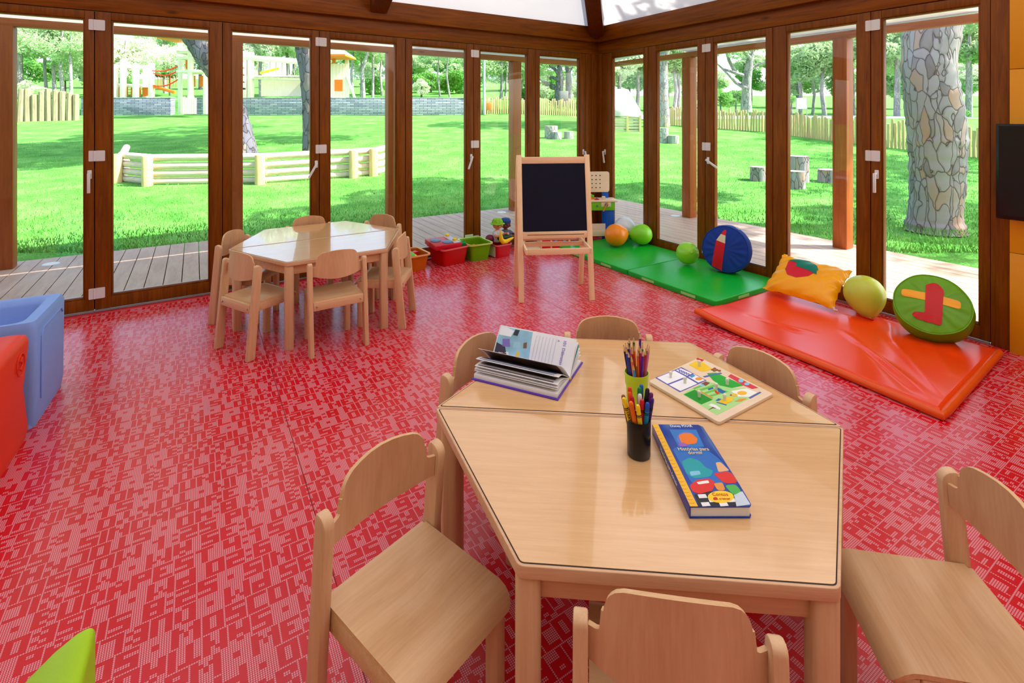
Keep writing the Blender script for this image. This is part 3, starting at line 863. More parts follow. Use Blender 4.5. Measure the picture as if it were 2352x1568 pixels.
pzf('blue_cube', (60, 150, 215), [(1080, 728), (1130, 705), (1160, 725), (1110, 752)], 3)
pzf('orange_spot', (240, 160, 40), ell(1205, 765, 48, 20), 3)
pzf('green_piece', (24, 176, 44), [(1318, 690), (1440, 682), (1560, 740), (1700, 800), (1805, 855), (1650, 886), (1490, 852), (1395, 780)], 3)
pzf('violet_bar', (84, 104, 176), [(1262, 732), (1500, 680), (1520, 694), (1285, 745)], 4)
pzf('red_piece', (222, 60, 76), [(1600, 730), (1640, 700), (2010, 886), (1925, 900), (1800, 850)], 2)
pzf('cyan_spot', (140, 206, 240), ell(1775, 790, 34, 24), 3); pzf('cyan_spot', (140, 206, 240), ell(1855, 832, 36, 20), 3)
pzf('dark_green_piece', (10, 150, 24), [(1002, 976), (1150, 912), (1392, 1046), (1240, 1110)], 3)
pzf('orange_line', (236, 150, 40), [(1180, 915), (1192, 908), (1400, 1022), (1388, 1032)], 4)
pzf('brown_patch', (134, 72, 48), [(1240, 830), (1300, 800), (1355, 820), (1300, 860)], 3); pzf('cyan_spot', (120, 200, 230), ell(1245, 852, 30, 14), 4)
pzf('blue_patch', (24, 100, 180), [(1455, 880), (1500, 905), (1570, 935), (1530, 965), (1470, 940)], 4)
pzf('blue_patch', (24, 100, 180), [(1325, 900), (1395, 878), (1405, 895), (1340, 918)], 4)
pzf('red_patch', (222, 40, 30), [(1420, 920), (1490, 955), (1455, 975), (1425, 945)], 4)
pzf('white_sheet', (246, 246, 240), [(1640, 930), (1850, 893), (1992, 950), (1885, 1010), (1740, 1006)], 3)
pzf('yellow_spot', (246, 190, 40), ell(1790, 958, 66, 28), 4)
pzf('violet_bar', (84, 104, 176), [(1880, 1020), (2030, 940), (2050, 950), (1902, 1032)], 4)
pzf('yellow_piece', (248, 196, 30), [(1470, 1070), (1560, 1010), (1680, 1020), (1655, 1070), (1560, 1108)], 4)
pzf('blue_patch', (30, 90, 160), [(1430, 1060), (1470, 1030), (1520, 1040), (1470, 1062)], 3)
pzf('violet_bar', (70, 80, 150), [(1440, 1085), (1455, 1078), (1585, 1115), (1575, 1124)], 4)
pzf('yellow_spot', (246, 206, 40), ell(1690, 985, 40, 20), 4); pzf('red_patch', (222, 60, 30), ell(1640, 985, 16, 9), 4)
pzf('orange_line', (236, 170, 40), [(1690, 1070), (1760, 1035), (1850, 1030), (1780, 1070)], 3)
pzf('white_cloud', (246, 246, 244), [(1335, 1120), (1375, 1100), (1440, 1120), (1500, 1165), (1490, 1185), (1430, 1160)], 3)
pzf('brown_line', (120, 60, 40), [(1335, 1186), (1395, 1145), (1440, 1165), (1400, 1160)], 4)
M['knob'] = plain('milky_knob', (232, 230, 216), 0.35)
for x, y in ((1212, 592), (826, 745), (1018, 822), (1590, 840), (1440, 905), (1212, 1008), (1555, 1055)):
    q = Q(x, y)
    m = MB(); m.lathe([(0.0052, 0), (0.0045, 0.006), (0.006, 0.014), (0.0068, 0.018), (0.005, 0.0215), (0, 0.022)], 14, Matrix.Translation((q[0], q[1], zt)))
    m.build('knob', M['knob'], pz)

# thick storybook
bo = z3(800, 1440, TZ); BL = z3(800, 1320, TZ + 0.029); BR = z3(1415, 1318, TZ + 0.029); TL = z3(425, 495, TZ + 0.029)
bx = (BR - BL).normalized(); by = Vector((-bx.y, bx.x, 0)); bw = (BR - BL).length; bh = (TL - BL).length
by = (TL - BL).normalized()
book = thing('storybook', 'thick closed blue storybook with a yellow stripe, lying flat beside the black crayon cup', 'book', (BL.x, BL.y, TZ), math.atan2(bx.y, bx.x))
bookinv = Matrix.Rotation(-math.atan2(bx.y, bx.x), 3, 'Z')
def B3(x, y):
    p = bookinv @ (z3(x, y, TZ + 0.029) - Vector((BL.x, BL.y, TZ + 0.029))); return (p.x, p.y)
c4 = [B3(800, 1320), B3(1405, 1318), B3(1418, 1295), B3(1300, 1095), B3(935, 520), B3(885, 500), B3(425, 495)]
M['cover_blue'] = ink('cover_blue', (22, 62, 160), 0.22)
bt = 0.029
m = MB(); m.prism(c4, bt - 0.003, bt); m.build('front_cover', M['cover_blue'], book, bevel=0.0008)
m = MB(); m.prism(c4, 0.0005, 0.0035); m.build('back_cover', M['cover_blue'], book, bevel=0.0008)
M['paper'] = plain('book_paper', (236, 236, 238), 0.6, var=0.02)
cin = inset(c4, 0.003)
m = MB(); m.prism([(p.x, p.y) for p in cin], 0.0035, bt - 0.003); m.build('page_block', M['paper'], book)
m = MB(); a = Vector(c4[0]); b = Vector(c4[-1]); nrm = Vector(((b - a).y, -(b - a).x)).normalized()
sd = (b - a).normalized()
m.prism([tuple(a), tuple(b), tuple(b + Vector((0.003, 0))), tuple(a + Vector((0.003, 0)))], 0.0006, bt - 0.0002); m.build('spine', ink('spine_violet', (48, 52, 142), 0.25), book, bevel=0.0004)
def bf(name, rgb, pts, lev=1):
    q = [Vector(B3(*p)) for p in pts]
    if name in ('teal_patch', 'red_patch', 'flesh_patch', 'orange_patch', 'green_patch', 'orange_oval', 'violet_patch', 'sky_patch', 'white_patch', 'pale_blue_patch'):
        q = rpoly(q, 0.35 * min((a - b).length for a, b in zip(q, q[1:] + q[:1])))
    return flat(name, q, ink(name, rgb, 0.22), book, bt, 0.0002 * lev)
bf('yellow_stripe', (244, 186, 16), [(428, 497), (485, 495), (885, 1318), (808, 1318)])
for k in range(22):
    u = (k + 0.5) / 22
    x = 450 + (830 - 450) * u; y = 510 + (1300 - 510) * u; w = 24 + 14 * u
    bf('stripe_mark', (210, 140, 14), [(x - w * .8, y), (x, y + 6), (x + w * .8, y), (x + w * .8, y + 4), (x, y + 10), (x - w * .8, y + 4)], 2)
bf('sky_patch', (34, 110, 196), [(620, 730), (945, 724), (1130, 870), (1260, 1080), (830, 1100), (690, 850)], 1)
bf('picture_window', (40, 120, 200), [(598, 550), (868, 552), (948, 724), (690, 726)], 2)
bf('picture_glow', (96, 120, 214), ell(765, 640, 95, 70), 3)
bf('orange_oval', (240, 124, 20), [(690 + 0, 610), (740, 585), (820, 590), (880, 640), (870, 690), (790, 700), (720, 690)], 4)
bf('violet_patch', (150, 96, 190), [(690, 690), (740, 680), (800, 722), (700, 722)], 5)
bf('teal_patch', (20, 160, 170), [(720, 870), (800, 830), (900, 860), (960, 930), (1040, 960), (1010, 1020), (850, 1040), (770, 990)], 2)
bf('pale_blue_patch', (130, 200, 230), [(800, 970), (900, 962), (915, 1000), (815, 1015)], 3)
bf('red_patch', (214, 28, 24), [(800, 1110), (880, 1050), (1000, 1040), (1060, 1080), (1030, 1160), (900, 1195), (830, 1170)], 3)
bf('white_patch', (240, 240, 244), [(870, 1078), (985, 1058), (1000, 1085), (890, 1100)], 4)
bf('flesh_patch', (232, 180, 130), [(1060, 880), (1110, 875), (1200, 960), (1090, 975)], 2)
bf('red_patch', (206, 36, 26), [(1030, 985), (1210, 970), (1290, 1085), (1150, 1090)], 3)
bf('orange_patch', (226, 150, 60), [(1040, 1090), (1130, 1080), (1160, 1160), (1080, 1160)], 4)
bf('green_patch', (80, 180, 80), [(1150, 1110), (1260, 1100), (1320, 1170), (1240, 1210)], 4)
bf('grey_patch', (200, 214, 226), [(1240, 1180), (1330, 1170), (1410, 1300), (1270, 1318)], 3)
bf('black_floor', (22, 22, 26), [(850, 1200), (980, 1170), (1230, 1180), (1280, 1316), (888, 1316)], 2)
for i in range(4):
    for j in range(3):
        if (i + j) % 2: continue
        x = 880 + i * 90 + j * 16; y = 1200 + j * 40
        bf('white_check', (236, 236, 236), [(x, y), (x + 80, y - 4), (x + 100, y + 34), (x + 18, y + 38)], 3)
bf('oval_badge', (250, 208, 30), ell(1113, 1225, 130, 60, 26), 5)
bf('red_dot', (214, 30, 24), ell(1058, 1244, 22, 15), 6)
def btext(s, x, y, wpx, mat, name, capm):
    p = B3(x, y)
    ang = 0.0
    o = text(s, capm, name, mat, book, axes((p[0], p[1], bt + 0.0015), (1, 0, 0), (0, 1, 0), (0, 0, 1)))
    w = max(v.co.x for v in o.data.vertices) - min(v.co.x for v in o.data.vertices)
    k = wpx / w
    o.scale = (k, 1, 1)
    return o
tw = ink('white_letters', (244, 244, 250)); ty = ink('cream_letters', (250, 226, 170)); trd = ink('red_letters', (206, 30, 30))
btext('Disney PIXAR', 715, 519, 0.066, tw, 'brand_lettering', 0.016)
btext('Histórias para', 838, 750, 0.086, ty, 'title_lettering', 0.020)
btext('dormir', 858, 786, 0.040, ty, 'title_lettering', 0.020)
btext('Contos', 1105, 1203, 0.038, trd, 'badge_lettering', 0.015)
btext('a crescer', 1138, 1246, 0.034, trd, 'badge_lettering', 0.010)
sm_ = (Vector((c4[0][0], c4[0][1], 0)) + Vector((c4[-1][0], c4[-1][1], 0))) * 0.5
sx = Vector((c4[0][0] - c4[-1][0], c4[0][1] - c4[-1][1], 0)).normalized(); sn = sx.cross(Z); sn = -sn if sn.x > 0 else sn
text('Histórias para dormir', 0.017, 'spine_lettering', tw, book, axes(sm_ + Z * (bt * 0.5) + sn * 0.0006, sx, sn.cross(sx), sn))

# open book
S = Vector((0.212, 1.857, TZ)); e = Vector((-0.909, 0.417, 0)); nn = Vector((-0.417, -0.909, 0)); LB = 0.324
ob = thing('open_storybook', 'purple covered storybook standing open with fanned pages, at the back left of the near table', 'book', S)
ob.matrix_local = axes(S, e, -nn, Z) if e.cross(-nn).z > 0 else axes(S, e, nn, Z)
sgn = 1 if e.cross(-nn).z > 0 else -1      # local y = sgn * (-nn): far side is +y when sgn is 1
FY = sgn
M['purple'] = ink('cover_purple', (92, 52, 176), 0.3)
M['leaf'] = plain('book_board_leaf', (238, 236, 240), 0.4, var=0.02)
def leaf_pt(u, v, ang, L, off=0.0, curl=0.0):
    """u along the spine, v out from it; ang 0 = flat on the near side, 180 = flat on the far side"""
    a = math.radians(ang)
    r = L * v
    zl = 0.010
    k = math.radians(curl) * math.sin(PI * v)
    return Vector((u * LB, FY * (-math.cos(a + k)) * r, zl + math.sin(a + k) * r)) + Vector((0, FY * math.sin(a), math.cos(a))) * off
def leaf(ang, L=0.136, curl=0.0, mat=None, name='leaf', th=0.0012):
    m = MB()
    m.grid(2, 8, lambda u, v: leaf_pt(u, v, ang, L, th, curl)); m.grid(2, 8, lambda u, v: leaf_pt(u, v, ang, L, 0, curl))
    n = 3 * 9
    bm = m.bm; bm.verts.ensure_lookup_table()
    rim = [i * 9 for i in range(3)] + [2 * 9 + j for j in range(1, 9)] + [9 + 8, 8] + [j for j in range(7, 0, -1)]
    for a, b in zip(rim, rim[1:] + rim[:1]): m.face([bm.verts[a], bm.verts[b], bm.verts[b + n], bm.verts[a + n]])
    return m.build(name, mat or M['leaf'], ob, angle=30)
for s in (-1, 1):
    m = MB(); m.box(-0.006, LB + 0.006, min(0, s * 0.147), max(0, s * 0.147), 0.0006, 0.004); m.build('cover', M['purple'], ob, bevel=0.001)
m = MB(); m.tube([(-0.004, 0, 0.0065), (0.004, 0, 0.0065)], 0.005, 8); m.build('headband', M['toy_yellow'], ob)
near = -FY
for s, h in ((near, 0.019), (FY, 0.014)):
    m = MB()
    m.prism([(0.004 * s, 0.0042), (0.139 * s, 0.0042), (0.137 * s, h), (0.03 * s, h), (0.004 * s, 0.011)], 0.0, LB, axes((0, 0, 0), (0, 1, 0), (0, 0, 1), (1, 0, 0)))
    m.build('page_block', M['paper'], ob, bevel=0.0006)
dark_art = plain('dark_printed_page', (120, 92, 78), 0.35, var=0.7, scale=22)
blue_art = plain('blue_printed_page', (96, 120, 160), 0.35, var=0.4, scale=16)
green_art = plain('green_printed_page', (60, 140, 140), 0.35, var=0.3, scale=16)
for a, cu, mt in ((8.5, 5, None), (11, 6, None), (15, 6, None), (25, 6, None), (40, 3, None), (130, -2, None), (141, -3, None), (149, -4, green_art), (156, -5, None), (163, -6, None), (169, -6, None)):
    leaf(a, 0.137, cu, mt)
def on_leaf(name, poly, ang, side, mat, curl, L=0.137, off=0.0004, th=0.0012):
    o = (th + off) if side > 0 else -off
    m = MB(); m.patch(poly, lambda u, v: leaf_pt(u, v, ang, L, o, curl), 2); return m.build(name, mat, ob)
sq = [(0.02, 0.06), (0.98, 0.06), (0.98, 0.97), (0.02, 0.97)]
# upper side of the near leaves faces away / up (side -1 looks towards the spine's far side)
# printed page that faces the camera: the far leaf at 130 degrees
A0 = 130; cu0 = -2
FRONT = -1
wash = plain('blue_watercolour', (150, 200, 222), 0.4, var=0.25, scale=14)
def front(name, poly, mat, off=0.0006):
    m = MB()
    # visible face = the one towards the near side
    m.patch(poly, lambda u, v: leaf_pt(u, v, A0, 0.137, -off, cu0) , 2)
    return m.build(name, mat, ob)
front('page_art', [(0.52, 0.05), (0.99, 0.05), (0.99, 0.97), (0.56, 0.97)], wash)
for i, (c, p) in enumerate((((54, 48, 70), [(0.70, 0.06), (0.98, 0.06), (0.985, 0.5), (0.86, 0.42), (0.8, 0.12)]),
                            ((236, 240, 244), [(0.82, 0.72), (0.985, 0.72), (0.985, 0.965), (0.90, 0.965), (0.8, 0.9)]),
                            ((40, 44, 56), [(0.74, 0.78), (0.80, 0.78), (0.79, 0.95), (0.73, 0.95)]),
                            ((128, 108, 190), [(0.80, 0.45), (0.90, 0.42), (0.92, 0.62), (0.83, 0.66)]),
                            ((232, 236, 240), [(0.78, 0.12), (0.93, 0.12), (0.93, 0.32), (0.8, 0.3)]),
                            ((128, 86, 60), [(0.585, 0.5), (0.63, 0.48), (0.64, 0.62), (0.60, 0.66)]),
                            ((240, 196, 70), [(0.66, 0.24), (0.70, 0.24), (0.70, 0.36), (0.665, 0.38)]),
                            ((160, 206, 226), [(0.66, 0.45), (0.76, 0.45), (0.76, 0.6), (0.68, 0.62)]))):
    front('art_patch', p, ink('art%d' % i, c), 0.0010)
gry = ink('grey_lines', (206, 208, 216))
for k in range(7):
    u = 0.24 + k * 0.042
    front('text_line', [(u, 0.12 + 0.05 * (k % 2)), (u + 0.007, 0.12 + 0.05 * (k % 2)), (u + 0.007, 0.90), (u, 0.90)], gry, 0.0010)
a = math.radians(A0)
ux = Vector((0, FY * math.cos(a), -math.sin(a)))       # down the leaf towards the spine
uy = Vector((-1, 0, 0)); un = ux.cross(uy)
pc0 = leaf_pt(0.135, 0.58, A0, 0.137, -0.0016, cu0)
text('101 Dálmatas', 0.0165, 'title_lettering', ink('violet_letters', (104, 84, 190)), ob, axes(pc0, ux, uy, un), ext=0.0001)
text('A', 0.012, 'initial', ink('violet_letters', (104, 84, 190)), ob, axes(leaf_pt(0.215, 0.86, A0, 0.137, -0.0016, cu0), ux, uy, un), ext=0.0001)
# art on the undersides / tops of the fanned near leaves
for ang, cu, mt in ((40, 3, dark_art), (25, 6, blue_art), (15, 6, dark_art)):
    for off, sd in ((-0.0006, 0), (0.0018, 1)):
        m = MB(); m.patch([(0.06, 0.12), (0.97, 0.12), (0.97, 0.96), (0.06, 0.96)], lambda u, v: leaf_pt(u, v, ang, 0.136, off, cu), 2)
        m.build('leaf_art', mt if (sd + ang) % 2 == 0 else blue_art, ob)

# cups
M['lime'] = plain('lime_cup_plastic', (190, 222, 40), 0.35, var=0.02)
gcup = Vector((0.4235, 1.724, TZ)); bcup = Vector((0.362, 1.448, TZ))
m = MB(); m.lathe([(0, 0.0005), (0.033, 0.0005), (0.0352, 0.05), (0.038, 0.058), (0.0405, 0.098), (0.0385, 0.098), (0.036, 0.058), (0.033, 0.05), (0.031, 0.004), (0, 0.004)], 36, cap=False)
o = m.build('pencil_cup', M['lime'], angle=50); o.location = gcup; tag(o, 'lime green plastic cup full of coloured pencils', 'cup')
m = MB(); m.lathe([(0, 0.0005), (0.030, 0.0005), (0.0325, 0.003), (0.0338, 0.103), (0.0328, 0.105), (0.0315, 0.103), (0.030, 0.006), (0, 0.005)], 36, cap=False)
o = m.build('crayon_cup', M['black'], angle=50); o.location = bcup; tag(o, 'black plastic cup full of wax crayons in front of the lime cup', 'cup')
M['pencil_wood'] = plain('pencil_cedar', (222, 178, 130), 0.6)
PEN = [(190, 302, (52, 36, 34), -.024, -.008, 'dark brown pencil at the left rim of the lime cup'), (213, 275, (120, 80, 60), -.022, .012, 'brown pencil with a pale tip at the left back of the lime cup'),
       (243, 268, (40, 50, 120), -.014, .02, 'navy pencil tip at the back left of the lime cup'), (262, 190, (20, 60, 50), -.010, .026, 'tall dark green pencil at the back left of the lime cup'),
       (325, 178, (10, 120, 60), .0, .026, 'tall bright green pencil at the back middle of the lime cup'), (418, 133, (70, 40, 170), .014, .02, 'tallest pencil of the lime cup, violet'),
       (446, 268, (16, 140, 70), .02, .012, 'green pencil right of the tall violet one in the lime cup'), (222, 335, (30, 70, 200), -.022, -.014, 'royal blue pencil at the left front of the lime cup'),
       (250, 383, (40, 44, 130), -.016, -.022, 'short navy pencil behind the front orange one in the lime cup'), (280, 272, (220, 110, 150), -.008, .004, 'pink pencil left of centre in the lime cup'),
       (330, 297, (240, 110, 20), .002, .006, 'orange pencil standing highest of the orange ones in the lime cup'), (292, 443, (244, 104, 16), -.006, -.028, 'short orange pencil at the front of the lime cup'),
       (315, 556, (40, 150, 220), .001, -.033, 'shortest pencil in the lime cup, sky blue'), (378, 363, (232, 106, 30), .010, -.020, 'orange pencil right of the short sky blue one in the lime cup'),
       (424, 325, (216, 40, 140), .016, -.014, 'magenta pencil right of the middle of the lime cup'), (456, 368, (90, 50, 180), .020, -.022, 'violet pencil at the front right of the lime cup'),
       (490, 350, (206, 30, 40), .026, -.012, 'red pencil at the right of the lime cup'), (518, 295, (110, 110, 40), .028, .006, 'olive pencil at the right back of the lime cup'),
       (540, 312, (224, 130, 170), .032, -.004, 'light pink pencil at the far right rim of the lime cup'), (400, 292, (150, 100, 70), .010, .012, 'light brown pencil behind the magenta one in the lime cup'),
       (300, 335, (200, 40, 40), -.002, -.006, 'red pencil between the pink and orange ones in the lime cup')]
for x, y, c, dx, dy, lab in PEN:
    tip = at(1400 + x / 5.88, 740 + y / 5.88, gcup.y + dy * 1.25)
    base = gcup + Vector((dx * 0.55 , dy * 0.55, 0.006))
    d = (tip - base); L = d.length; d.normalize()
    ax = d.cross(Vector((0, 1, 0))).normalized(); Mx = axes(base, ax, d.cross(ax), d)
    q = thing('pencil', lab, 'pencil', base, 0, 'coloured pencils in the lime cup')
    q.matrix_local = Mx
    r = 0.0042
    pm = plain('pencil_%d_%d_%d' % c, c, 0.3, var=0.02)
    m = MB(); m.lathe([(r, 0), (r, L - 0.022)], 6); m.build('barrel', pm, q, angle=20)
    m = MB(); m.lathe([(r * 0.98, L - 0.022), (0.0013, L - 0.005)], 12); m.build('wooden_tip', M['pencil_wood'], q)
    m = MB(); m.lathe([(0.0014, L - 0.0052), (0.0003, L)], 8); m.build('lead', pm, q)
CRA = [(182, 990, (132, 74, 52), -.024, .012, 'brown crayon at the left back of the black cup'), (190, 1025, (248, 206, 20), -.026, -.006, 'yellow crayon with black lettering at the left of the black cup'),
       (270, 885, (226, 58, 24), -.010, .020, 'tall red-orange crayon at the back left of the black cup'), (270, 950, (236, 84, 24), -.012, .010, 'orange-red crayon in front of the tall red-orange one in the black cup'),
       (302, 1010, (176, 22, 40), -.008, .0, 'dark red crayon near the middle of the black cup'), (405, 888, (16, 130, 60), .008, .018, 'green crayon at the back of the black cup'),
       (430, 848, (24, 96, 176), .012, .026, 'blue crayon at the very back of the black cup'), (410, 975, (238, 238, 236), .008, .008, 'white tipped crayon in the middle of the black cup'),
       (515, 900, (36, 38, 52), .018, .018, 'black crayon at the back right of the black cup'), (566, 960, (110, 28, 110), .026, .012, 'purple crayon at the right back of the black cup'),
       (577, 1030, (70, 34, 120), .028, .0, 'dark violet crayon at the right rim of the black cup'), (440, 1052, (206, 22, 44), .010, -.010, 'crimson crayon behind the front yellow one in the black cup'),
       (285, 1078, (246, 112, 20), -.010, -.020, 'thick orange crayon at the front left of the black cup'), (380, 1122, (250, 212, 30), .001, -.026, 'yellow crayon at the front of the black cup'),
       (515, 1092, (30, 84, 190), .020, -.018, 'blue tipped crayon with a teal wrapper at the front right of the black cup')]
for i, (x, y, c, dx, dy, lab) in enumerate(CRA):
    tip = at(1400 + x / 5.88, 740 + (y - 6) / 5.88, bcup.y + dy * 0.95)
    base = bcup + Vector((dx * 0.45 + (0.010 if i in (1, 12, 13) else 0), dy * 0.62, 0.008))
    d = (tip - base); L = d.length; d.normalize()
    ax = d.cross(Vector((0, 1, 0))).normalized(); Mx = axes(base, ax, d.cross(ax), d)
    q = thing('wax_crayon', lab, 'crayon', base, 0, 'wax crayons in the black cup')
    q.matrix_local = Mx
    r = 0.0066
    wax = plain('wax_%d_%d_%d' % c, c, 0.45, var=0.02)
    wc = {14: (24, 140, 190), 7: (216, 216, 212)}.get(i, tuple(int(v * 0.92) for v in c))
    wrap = plain('wrap_%d_%d_%d' % wc, wc, 0.55, var=0.02)
    wl = L - (0.006 if i == 12 else 0.024)
    m = MB(); m.lathe([(r, 0), (r, wl)], 18); wr = m.build('wrapper', wrap, q)
    m = MB(); m.lathe([(r * 0.96, wl - 0.002), (r * 0.96, L - 0.009), (r * 0.88, L - 0.003), (r * 0.6, L), (0, L)], 18, cap=False); m.build('wax_tip', wax, q)
    if i != 12:
        m = MB(); m.lathe([(r + 0.0002, wl - 0.010), (r + 0.0002, wl - 0.008)], 18, cap=False); m.lathe([(r + 0.0002, wl - 0.006), (r + 0.0002, wl - 0.003)], 18, cap=False); m.build('black_band', M['black'], wr, recalc=False)
    if i == 1:
        inv = Mx.to_3x3().inverted()
        cam = inv @ (Vector((0, 0, CAM_H)) - base); cam.z = 0; cam.normalize()
        zx = Vector((0, 0, -1)); text('CRAYON', 0.011, 'lettering', M['black'], wr, axes(cam * (r + 0.0006) + Vector((0, 0, wl - 0.036)), zx, cam.cross(zx), cam), ext=0.0003)

# ------------------------------------------------------------------ mats and soft things along the right doors
M['mat_green'] = plain('green_vinyl_cover', (10, 176, 46), 0.33, var=0.03, scale=2)
M['mat_orange'] = plain('orange_vinyl_cover', (244, 66, 10), 0.27, var=0.03, scale=2)
gm = thing('play_mat', 'green two-panel folding play mat lying along the right glass doors', 'mat', (1.671, 4.151, 0), math.atan2(NR.y, NR.x))
# local x = out towards the doors, y = towards the far corner
for k in range(2):
    y0 = k * 1.01 + (0.004 if k else 0); y1 = (k + 1) * 1.01 + (0.10 if k else 0)
    m = MB(); m.prism(rrect(0.975, y1 - y0 - 0.006, 0.02, 3, 0.4875, (y0 + y1) / 2), 0.0006, 0.048)
    pn = m.build('panel', M['mat_green'], gm, bevel=0.012, seg=3)
    for q in ((y0 + 0.28, y0 + 0.74) if not k else (y0 + 0.30, y0 + 0.8)):
        m = MB(); m.box(-0.0015, 0.004, q - 0.075, q + 0.075, 0.012, 0.034); m.build('hook_strip', plain('pale_hook_tape', (160, 214, 120), 0.7), pn)
m = MB(); m.box(0.3, 0.45, -0.0005, 0.004, 0.012, 0.034); m.build('hook_strip', plain('pale_hook_tape', (160, 214, 120), 0.7), gm)
m = MB(); m.box(0.004, 0.97, 1.004, 1.018, 0.002, 0.012); m.build('hinge_strip', M['mat_green'], gm)
# orange mat: thin vinyl covered, edges curling, creased
oc = [pt(1594, 722, 0.03), pt(2158, 942, 0.0), pt(2306, 800, 0.0), Vector((2.36, 4.62, 0))]
oc = [Vector((1.415, 3.905, 0)), Vector((2.205, 2.60, 0)), Vector((3.17, 3.30, 0)), Vector((2.33, 4.50, 0))]
om = thing('play_mat', 'orange vinyl play mat with creases, in front of the right glass doors', 'mat', ((oc[0] + oc[1] + oc[2] + oc[3]) * 0.25))
oo = om.location.copy()
def omat(u, v, top):
    p = (oc[0] * (1 - u) + oc[1] * u) * (1 - v) + (oc[3] * (1 - u) + oc[2] * u) * v
    # slightly bowed outline
    e1 = 0.03 * math.sin(PI * u)
    p = p + (oc[0] - oc[3]).normalized() * (0.03 * math.sin(PI * u) * (1 - v)) * -1.0
    z = 0.0015
    lift = 0.045 * max(0, 1 - u * 3.0) ** 2 * max(0, 1 - v * 3.0)
    edge = min(u, 1 - u, v, 1 - v)
    th = 0.046 * min(1, edge / 0.008) ** 0.5
    if top:
        z += th
        # creases running from the near right corner and across
        def crease(a, b, w, h):
            A = Vector(a); B = Vector(b); q = Vector((u, v)); t_ = (q - A).dot(B - A) / (B - A).length_squared
            if t_ < -0.05 or t_ > 1.05: return 0
            d = (q - A - (B - A) * t_).length
            return h * math.exp(-(d / w) ** 2) * max(0, math.sin(PI * min(max(t_, 0), 1)) ** 0.5)
        z += crease((0.97, 0.06), (0.50, 0.55), 0.018, 0.012) + crease((0.9, 0.05), (0.62, 0.42), 0.02, -0.010) + crease((0.98, 0.12), (0.62, 0.75), 0.022, 0.010)
        z += crease((0.15, 0.25), (0.42, 0.28), 0.02, -0.008) + crease((0.18, 0.22), (0.46, 0.36), 0.015, 0.006) + crease((0.55, 0.55), (0.45, 0.85), 0.03, 0.012)
        z += crease((0.70, 0.60), (0.60, 0.95), 0.02, 0.01) + crease((0.9, 0.7), (0.8, 0.98), 0.03, 0.012) + crease((0.95, 0.4), (0.75, 0.9), 0.02, 0.006)
        z += 0.004 * math.sin(7 * u + 3 * v) * math.sin(5 * v)
    z += lift
    return Vector((p.x, p.y, z)) - oo
m = MB(); nu, nv = 90, 70
def us(t): return t
m.grid(nu, nv, lambda u, v: omat(u, v, True)); m.grid(nu, nv, lambda u, v: omat(u, v, False))
m.build('cover', M['mat_orange'], om, weld=True, angle=80, recalc=True)
def edge_pts(z):
    P = [omat(k / 24, 0, False) for k in range(25)] + [omat(1, k / 20, False) for k in range(1, 21)]
    return [p + Vector((0, 0, z)) for p in P]
m = MB(); m.tube(edge_pts(0.0225), 0.0225, 12); m.build('rolled_edge', plain('orange_mat_border', (232, 84, 14), 0.35), om)

def round_cushion(label, center, normal, R, Hh, mat, up=Z, wob=0.012, cat='cushion'):
    n = Vector(normal).normalized(); x = Vector(up).cross(n).normalized(); y = n.cross(x)
    t = thing('round_cushion', label, cat, center)
    t.matrix_local = axes(center, x, y, n)
    rr = random.Random(int(R * 1e4) + int(center[0] * 100))
    ph = [rr.uniform(0, 6.28) for _ in range(8)]
    def rad(a): return R * (1 + wob * (0.5 * math.sin(3 * a + ph[0]) + 0.3 * math.sin(7 * a + ph[1])))
    def face_z(x_, y_):
        q = min(1, math.hypot(x_, y_) / R)
        a = math.atan2(y_, x_)
        wr = 0.010 * (q ** 3) * (1 - q) * 4 * (math.sin(9 * a + ph[2]) * 0.6 + 0.6 * math.sin(17 * a + ph[3]))
        return Hh * (0.72 + 0.28 * (1 - q ** 2.2)) + wr
    m = MB(); NA_, NR_ = 96, 18
    rows = []
    # front face, piping seam, bulging side, back
    prof = [(k / NR_, 'f') for k in range(1, NR_ + 1)] + [(k / 10, 's') for k in range(1, 10)] + [(1 - k / 8, 'b') for k in range(0, 8)]
    c0 = m.bm.verts.new((0, 0, face_z(0, 0))); prev = None
    for q, w in prof:
        ring = []
        for i in range(NA_):
            a = 2 * PI * i / NA_; Ra = rad(a)
            if w == 'f': p = (Ra * q * math.cos(a), Ra * q * math.sin(a), face_z(R * q * math.cos(a), R * q * math.sin(a)))
            elif w == 's':
                zz = Hh * 0.72 * (1 - 2 * q)
                b = 1 + 0.06 * math.sin(PI * q) + 0.006 * math.sin(13 * a + ph[4]) * math.sin(PI * q)
                p = (Ra * b * math.cos(a), Ra * b * math.sin(a), zz)
            else: p = (Ra * q * math.cos(a), Ra * q * math.sin(a), -Hh * (0.72 + 0.2 * (1 - q * q)))
            ring.append(m.bm.verts.new(p))
        if prev is None:
            for i in range(NA_): m.face([c0, ring[i], ring[(i + 1) % NA_]])
        else:
            for i in range(NA_): m.face([prev[i], prev[(i + 1) % NA_], ring[(i + 1) % NA_], ring[i]])
        prev = ring
    m.face(prev)
    m.build('cover', mat, t, angle=75)
    m = MB(); m.tube([(rad(2 * PI * i / 60) * 1.004 * math.cos(2 * PI * i / 60), rad(2 * PI * i / 60) * 1.004 * math.sin(2 * PI * i / 60), Hh * 0.72) for i in range(61)], 0.004, 6)
    m.build('piping', mat, t)
    def patch(name, poly, pm, off=0.003):
        m = MB(); m.patch(poly, lambda x_, y_: Vector((x_, y_, face_z(x_, y_) + off)), 3)
        return m.build(name, pm, t, angle=80)
    return t, patch, face_z
M['cush_blue'] = plain('blue_cotton', (8, 54, 150), 0.75, var=0.08, scale=5, bump=0.15, bscale=220)
